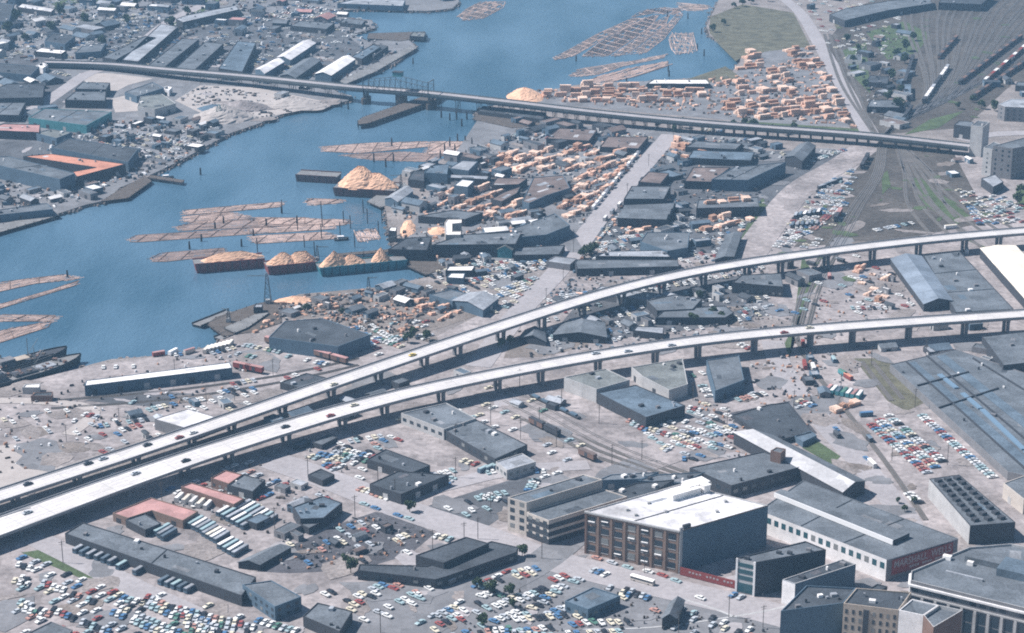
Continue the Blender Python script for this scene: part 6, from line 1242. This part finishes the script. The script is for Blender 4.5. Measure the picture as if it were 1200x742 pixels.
sheds([(480, 190), (560, 180), (600, 205), (560, 240), (460, 250), (470, 215)], 22, 'crowding the sawmill by the pond', (9, -3), (7, 18), (4, 8), W_ + ('r_bn',)); sheds([(600, 140), (720, 150), (760, 155), (700, 180), (620, 176)], 14, 'just below the middle of the old bridge', (9, -2), (10, 24), (3, 6), ('r_dk', 'r_md', 'r_bn', 'r_bl'))
sheds([(600, 240), (670, 270), (665, 300), (600, 300), (560, 290)], 12, 'in the mill yard left of the diagonal street', (9, -1), (8, 18), (3, 6), W_); sheds([(790, 165), (900, 165), (920, 180), (860, 195), (800, 195)], 12, 'below the right half of the old bridge', (9, -2), (8, 22), (3, 6), ('r_dk', 'r_md', 'r_bl', 'r_lt'))
sheds([(700, 255), (830, 240), (860, 290), (800, 300), (700, 300)], 10, 'on the lumber ground right of the diagonal street', (9, -1), (8, 16), (3, 5), W_); sheds([(480, 300), (600, 290), (640, 310), (560, 365), (480, 370), (400, 350)], 14, 'around the head of the bay', (9, -3), (6, 14), (3, 5), W_)
sheds([(600, 365), (700, 345), (900, 320), (900, 360), (760, 395), (620, 400)], 14, 'between the two viaducts left of the railway', (9, -2), (7, 16), (3, 6), ('r_dk', 'r_md', 'r_lt', 'r_bl')); sheds([(300, 360), (420, 350), (440, 375), (330, 372)], 7, 'in the shipyard clutter', (9, -3), (5, 12), (2.5, 5), ('r_dk', 'r_md', 'r_wh', 'r_bn'))
sheds([(940, 310), (1040, 300), (1080, 355), (1040, 365), (950, 370)], 5, 'on the bare ground between the viaducts', (9, -3), (4, 8), (2.5, 4), ('r_dk', 'r_md', 'r_wh', 'r_rd')); sheds([(1150, 175), (1140, 235), (1100, 190), (1090, 170)], 5, 'left of the tall pale blocks', (9, 4), (7, 14), (3, 5), ('r_dk', 'r_wh', 'r_bn'))
sheds([(1190, 60), (1230, 60), (1230, 120), (1150, 130), (1130, 140)], 5, 'right of the rail yard', (9, 0), (8, 18), (4, 6)); sheds([(340, 610), (420, 600), (460, 620), (420, 655), (350, 650)], 5, 'on the tarred yard', (9, -3), (5, 9), (2.5, 4), ('r_dk', 'r_md', 'r_bn')); sheds([(1130, 425), (1200, 430), (1220, 470), (1170, 445)], 3, 'on the yard behind the long warehouse', (9, 3), (6, 12), (3, 5))
B('shed', 'brown-grey flat hut in the lower part of the parking lot', [(662, 704), (695, 688), (727, 698), (689, 714)], 6, 'r_bl', 'w_bl', win=W3(1, 2, 1.4, 3.4, 1.8), vents=1, cat='building')
B('gabled_house', 'small dark peaked building casting a shadow at the bottom', [(776, 722), (786, 703), (802, 701), (793, 722)], 7, 'r_md', 'w_dk', gable=.35, cat='building')
B('shed', 'low grey block at the bottom left corner', [(20, 748), (60, 728), (85, 738), (70, 755)], 5, 'r_md', 'w_gr')
sheds([(300, 500), (460, 440), (640, 400), (560, 440), (420, 490), (340, 520)], 8, 'under the two viaducts on the left', (9, -3), (7, 15), (3, 5)); sheds([(560, 440), (660, 460), (640, 500), (560, 480)], 3, 'above the railway strip', (9, 3), (6, 12), (3, 4))
sheds([(180, 560), (420, 500), (430, 600), (330, 640), (250, 600)], 8, 'around the red-roofed buildings', (9, 3), (6, 14), (3, 5)); sheds([(900, 400), (1000, 400), (960, 480), (880, 440)], 4, 'beside the tracks below the lower viaduct', (5, 8), (5, 10), (2.5, 4)); sheds([(960, 390), (1150, 380), (1140, 425), (1060, 430)], 5, 'just below the lower viaduct at the right', (9, -1), (8, 16), (3, 5))
sheds([(900, 310), (1150, 290), (1000, 300), (900, 360)], 5, 'between the viaducts at the right', (9, -2), (8, 18), (3, 6)); sheds([(560, 150), (640, 150), (620, 200), (540, 200)], 8, 'on the sawmill point', (9, -2), (7, 18), (3, 7)); sheds([(660, 180), (760, 175), (700, 262), (640, 262)], 5, 'on the left side of the diagonal street', (9, -2), (8, 16), (3, 5))
sheds([(100, 500), (300, 450), (350, 440), (200, 520)], 5, 'on the gravel left of the upper viaduct', (9, -2), (5, 10), (2.5, 4)); sheds([(740, 180), (800, 170), (800, 300), (700, 300)], 8, 'on the right side of the diagonal street', (9, -2), (8, 20), (3, 6))
print('sheds', SHN)

# ================================================================ poles, trees, clutter
pm = MB(); pm.beam((0, 0, 0), (0, 0, 11), .24, 0, 6); PM1 = mesh_from(pm, 'pole', ['timber'])
pm = MB(); pm.beam((-1.4, 0, 10.2), (1.4, 0, 10.2), .14); pm.beam((-1.0, 0, 9.2), (1.0, 0, 9.2), .12); [pm.beam((x, 0, 10.2), (x, 0, 10.5), .1) for x in (-1.2, -.6, .6, 1.2)]; PM2 = mesh_from(pm, 'crossarm', ['timber'])
def pole(u, v, where, s=1.0, rz=0.4):
    p = P(u, v); o = bpy.data.objects.new('utility_pole', PM1); C.objects.link(o); o.location = (p.x, p.y, 0); o.scale = (s, s, s); o.rotation_euler = (0, 0, rz); tag(o, f'thin dark wooden utility pole {where}', 'utility pole', f'utility poles {where}'); k = bpy.data.objects.new('crossarm', PM2); C.objects.link(k); k.parent = o
for u, v in ((361, 560), (416, 606), (399, 548), (443, 570), (463, 586), (544, 638), (507, 647), (560, 632), (534, 560), (534, 520), (575, 602)): pole(u, v, 'along the wide pale street', 1.15)
for u, v in ((74, 660), (322, 620), (190, 590), (250, 580), (446, 742)): pole(u, v, 'around the bus yard', 1.15)
for u, v in ((610, 515), (652, 524), (658, 478), (702, 497), (717, 545), (752, 540), (632, 500), (852, 500), (812, 470), (575, 498), (609, 455)): pole(u, v, 'on the railway strip below the lower viaduct', 1.15)
for u, v in ((755, 672), (854, 724), (635, 655), (795, 742), (700, 640), (894, 736)): pole(u, v, 'near the brick warehouse', 1.1)
for u, v in ((78, 518), (242, 474), (275, 470), (140, 498), (320, 440), (205, 440)): pole(u, v, 'on the gravel left of the upper viaduct')
for u, v in ((1072, 478), (1021, 428), (1085, 418), (1110, 545), (1045, 540), (985, 460), (930, 480)): pole(u, v, 'between the long warehouse and the railway', 1.15)
for u, v in ((712, 270), (735, 230), (760, 195), (672, 296), (660, 330), (640, 355), (789, 168), (826, 172), (905, 165), (700, 310)): pole(u, v, 'beside the diagonal street')
def leafball(seed, n=420):
    rnd = random.Random(seed); b = MB(); lobes = [(rnd.uniform(-1.6, 1.6), rnd.uniform(-1.6, 1.6), rnd.uniform(3, 6.2), rnd.uniform(1.0, 1.9)) for _ in range(8)]
    for _ in range(n):
        x, y, z, r = rnd.choice(lobes); d = Vector((rnd.gauss(0, 1), rnd.gauss(0, 1), rnd.gauss(0, .8))).normalized() * r * rnd.uniform(.6, 1.05); c = Vector((x, y, z)) + d
        u = Vector((rnd.gauss(0, 1), rnd.gauss(0, 1), rnd.gauss(0, 1))).normalized() * rnd.uniform(.25, .5); v = u.cross(Vector((rnd.gauss(0, 1), rnd.gauss(0, 1), rnd.gauss(0, 1)))).normalized() * rnd.uniform(.25, .5)
        b.add([c - u - v, c + u - v, c + u + v, c - u + v], [(0, 1, 2, 3)])
    t = MB(); t.beam((0, 0, 0), (.1, 0, 3.2), .3, 0, 6); [t.beam((.1, 0, 2.6), (x * .8, y * .8, z), .12, 0, 5) for x, y, z, r in lobes[:5]]
    return mesh_from(t, 'trunk', ['bark']), mesh_from(b, 'crown', ['leaf'])
TM = [leafball(i) for i in range(4)]
trnd = random.Random(5)
def trees(pts, where, s=1.0):
    for u, v in pts:
        p = P(u, v)
        if not wheelsafe(p): continue
        t, c = trnd.choice(TM); o = empty('tree', (p.x, p.y, 0), trnd.random() * 6); k = s * trnd.uniform(.75, 1.25); o.scale = (k, k, k); tag(o, f'small dark green leafy tree {where}', 'tree', f'trees {where}')
        for nm, me in (('trunk', t), ('crown', c)): q = bpy.data.objects.new(nm, me); C.objects.link(q); q.parent = o
trees([(687, 299), (682, 303), (692, 301), (697, 297)], 'at the left end of the long straight low building')
trees([(1060, 75), (1050, 68), (1046, 95), (1056, 110), (1005, 60), (1000, 75), (1015, 105), (1040, 120), (1052, 130), (1062, 60), (1070, 48), (992, 50)], 'in the green triangle beside the rail yard', 1.5)
trees([(872, 150), (884, 152), (860, 150), (905, 155), (918, 158), (930, 156), (800, 150), (790, 155), (770, 150)], 'along the embankment of the old bridge', 1.2); trees([(835, 38), (848, 30), (860, 10), (845, 50), (815, 92), (805, 93), (870, 8), (880, 5), (900, 2)], 'around the marshy point', 1.4)
trees([(10, 40), (30, 50), (60, 40), (100, 30), (120, 55), (70, 20), (130, 18), (160, 8), (200, 35), (220, 20), (240, 0), (20, 25), (150, 30)], 'between the far left buildings', 1.8)
trees([(588, 408), (598, 404), (812, 380), (835, 372), (845, 376), (500, 400), (484, 396), (478, 402), (820, 350), (360, 366), (400, 370)], 'near the viaducts and the bay', 1.0); trees([(1140, 120), (1150, 128), (1196, 228), (1192, 240), (1165, 130), (1122, 128)], 'by the tall blocks at the right edge', 1.2)
trees([(560, 690), (565, 735), (575, 698), (612, 652), (600, 712), (597, 700), (480, 600), (411, 672), (405, 660)], 'among the lots at the bottom centre', .9); trees([(1060, 600), (1072, 590), (1052, 590)], 'beside the end of the white-sloped shed', .6)
# ragged worn patches on the open ground
def blots(m, n, zoff, seed, szs, regions):
    rnd = random.Random(seed); vs = []; fs = []; done = []
    for _ in range(n * 6):
        if len(done) >= n: break
        rg = rnd.choice(regions); u, v = rnd.uniform(rg[0], rg[2]), rnd.uniform(rg[1], rg[3]); p = P(u, v); r = rnd.uniform(*szs)
        if not wheelsafe(p) or not free(p, r) or any((p.x - a) ** 2 + (p.y - b) ** 2 < (r + c) ** 2 * 1.7 for a, b, c in done): continue
        done.append((p.x, p.y, r)); k0 = len(vs); an = rnd.random() * 3; el = rnd.uniform(.35, .9); N = 14; ph = rnd.random() * 6
        for i in range(N):
            t = i / N * 2 * math.pi; rr = r * (1 + .22 * math.sin(2 * t + ph) + .14 * math.sin(5 * t + ph * 2) + rnd.uniform(-.12, .12)); x, y = math.cos(t) * rr, math.sin(t) * rr * el
            vs.append(Vector((p.x + x * math.cos(an) - y * math.sin(an), p.y + x * math.sin(an) + y * math.cos(an), zoff)))
        vs.append(Vector((p.x, p.y, zoff))); fs += [(k0 + i, k0 + (i + 1) % N, k0 + N) for i in range(N)]
    tag(link_mesh('worn_ground', vs, fs, m), kind='structure')
ZT = Z[0] + .01
blots('road_old', 110, ZT, 1, (5, 22), [(0, 400, 1200, 742), (560, 150, 1000, 400)]); blots('dirt', 90, ZT + .006, 2, (4, 18), [(0, 400, 1200, 742), (560, 150, 1200, 400), (0, 0, 450, 260)])
blots('road_pale', 40, ZT + .012, 3, (3, 10), [(0, 430, 1000, 742), (0, 60, 400, 240)]); blots('mud', 50, ZT + .018, 4, (3, 12), [(0, 400, 1200, 742), (460, 150, 1200, 400), (0, 0, 450, 260)]); blots('grass', 50, ZT + .024, 5, (2, 9), [(980, 0, 1200, 260), (880, 240, 1000, 330)])
# stones and driftwood along the banks
RB = MB(); rr_ = random.Random(9)
for shore in (near[1:-2], far[1:-2]):
    ln_ = [P(*q) for q in shore]
    for a_s, b_s in zip(ln_, ln_[1:]):
        L_ = (b_s - a_s).length
        for _ in range(int(L_ * .9)):
            q = a_s.lerp(b_s, rr_.random()); o_ = rr_.gauss(0, 1.8); dd = (b_s - a_s).normalized(); q = q + Vector((-dd.y, dd.x, 0)) * o_
            RB.box((q.x, q.y, WZ - .4 + rr_.random() * 1.8), (rr_.uniform(.8, 4.5) , rr_.uniform(.6, 2.2), rr_.uniform(.6, 1.6)), rr_.random() * 3, rr_.choice((0, 0, 1, 2, 3)), .7)
tag(RB.build('riprap', ['mud', 'timber', 'log_grey', 'w_gr']), 'dark stones and driftwood along the banks', 'riprap', None, 'stuff')
# ground clutter too small to count
def clutter(poly, n, mats, smax=2.2, seed=0, hmax=1.6):
    p = ccw([P2(*q) for q in poly]); xs = [q.x for q in p]; ys = [q.y for q in p]; rnd = random.Random(seed + n)
    for _ in range(n):
        x = rnd.uniform(min(xs), max(xs)); y = rnd.uniform(min(ys), max(ys))
        if inside((x, y), p) and wheelsafe(Vector((x, y, 0))) and free((x, y), .5): CL.box((x, y, .25), (rnd.uniform(.6, smax) * (2 if rnd.random() < .2 else 1), rnd.uniform(.5, smax), rnd.uniform(.3, hmax)), rnd.random() * 3, rnd.choice(mats), rnd.uniform(.6, 1))
CL = MB(); CLM = ['timber', 'w_gr', 'w_lt', 'lumber', 'w_bn', 'w_bl', 'trim_white', 'lumber_brown', 'w_dk']
clutter([(240, 384), (340, 345), (470, 335), (560, 345), (470, 400), (430, 390), (330, 375), (300, 390)], 1500, [0, 0, 1, 8, 7, 7, 3, 2, 8], 3.2, 1); clutter([(-40, 465), (100, 445), (280, 405), (300, 440), (180, 500), (0, 560), (-60, 540)], 500, [0, 1, 8, 7, 6], 1.8, 2)
clutter([(560, 150), (900, 165), (700, 300), (560, 335), (500, 320), (480, 290), (460, 250), (520, 200)], 3200, [0, 0, 1, 2, 3, 3, 8, 8, 5, 7], 3.4, 3, 2.2); clutter([(620, 106), (860, 90), (960, 60), (1010, 150), (640, 118)], 1600, [3, 3, 7, 0, 1, 7], 4, 4, 2.2)
clutter([(700, 260), (900, 200), (900, 320), (700, 360), (600, 400)], 1200, [0, 1, 2, 8, 8, 5, 3], 2.6, 5); clutter([(100, 140), (260, 150), (210, 190), (100, 235), (-20, 260), (-20, 220)], 1600, [6, 2, 0, 8, 8, 5, 7, 1], 3.2, 6, 2.4); clutter([(-20, -20), (430, -20), (470, 60), (400, 95), (60, 75), (-20, 130)], 2600, [0, 1, 2, 6, 8, 5, 8, 4], 4.5, 7, 3)
clutter([(350, 620), (430, 605), (510, 625), (480, 650), (340, 670), (300, 660)], 220, [0, 8, 8, 1, 7, 2], 1.8, 8); clutter([(880, 380), (1060, 300), (1080, 370), (960, 470), (1010, 500), (930, 480)], 520, [0, 7, 2, 4, 8, 1], 1.8, 9); clutter([(640, 330), (900, 300), (900, 390), (620, 420)], 900, [0, 8, 2, 8, 5, 1], 2.4, 10)
clutter([(205, 118), (235, 100), (395, 122), (290, 142)], 500, [1, 0, 8, 2], 3.5, 21); clutter([(940, 170), (1000, 180), (900, 300), (870, 300)], 260, [1, 0, 8, 2], 2, 22); clutter([(1000, 30), (1070, 40), (1060, 150), (1020, 150)], 500, [0, 8, 1, 2], 3, 11); clutter([(280, 500), (420, 540), (340, 640), (180, 600)], 260, [0, 8, 2], 1.6, 12); clutter([(590, 690), (900, 690), (900, 742), (520, 742)], 160, [0, 8, 1], 1.2, 13); clutter([(800, 460), (960, 400), (960, 520), (850, 540)], 380, [0, 8, 2, 7], 1.8, 14)
tag(CL.build('debris', CLM), 'loose timber, scrap and rubble strewn over the yards', 'debris', None, 'stuff')

# ================================================================ labels of look-alikes: say where in their group each stands
from collections import defaultdict
bpy.context.view_layer.update()
def uv(o):
    p = o.matrix_world.translation; z = p.y * math.cos(PITCH) + (CAM_H - p.z) * math.sin(PITCH); return FPX * p.x / z, p.y
gl_ = defaultdict(list)
for o in C.objects:
    if o.get('label') and o.get('group'): gl_[(o['group'], o['label'])].append(o)
for (g, l), os_ in gl_.items():
    if len(os_) < 2: continue
    allg = [uv(o) for (g2, _), os2 in gl_.items() if g2 == g for o in os2]; us = sorted(a for a, b in allg); vs_ = sorted(b for a, b in allg); n_ = len(us)
    for o in os_:
        u, v = uv(o); h = 'left end' if u < us[n_ // 3] else 'right end' if u > us[2 * n_ // 3] else 'middle'
        d = '' if n_ < 12 or abs(vs_[-1] - vs_[0]) < 12 else ('far ' if v > vs_[n_ // 2] else 'near ')
        t = f', {d}{h}'
        if len((l + t).split()) <= 16: o['label'] = l + t
# ================================================================ haze
hm = bpy.data.materials.new('haze'); hm.use_nodes = True; n = hm.node_tree; n.nodes.clear(); out = n.nodes.new('ShaderNodeOutputMaterial'); pv = n.nodes.new('ShaderNodeVolumePrincipled')
pv.inputs['Color'].default_value = (.36, .66, .98, 1); pv.inputs['Density'].default_value = HAZE; pv.inputs['Anisotropy'].default_value = .0; n.links.new(pv.outputs[0], out.inputs['Volume']); MATS['haze'] = hm
mb = MB(); mb.box((0, 2700, -8), (7600, 5600, 480)); tag(mb.build('haze', ['haze']), 'thin blue air haze over the whole city', 'haze', None, 'stuff')
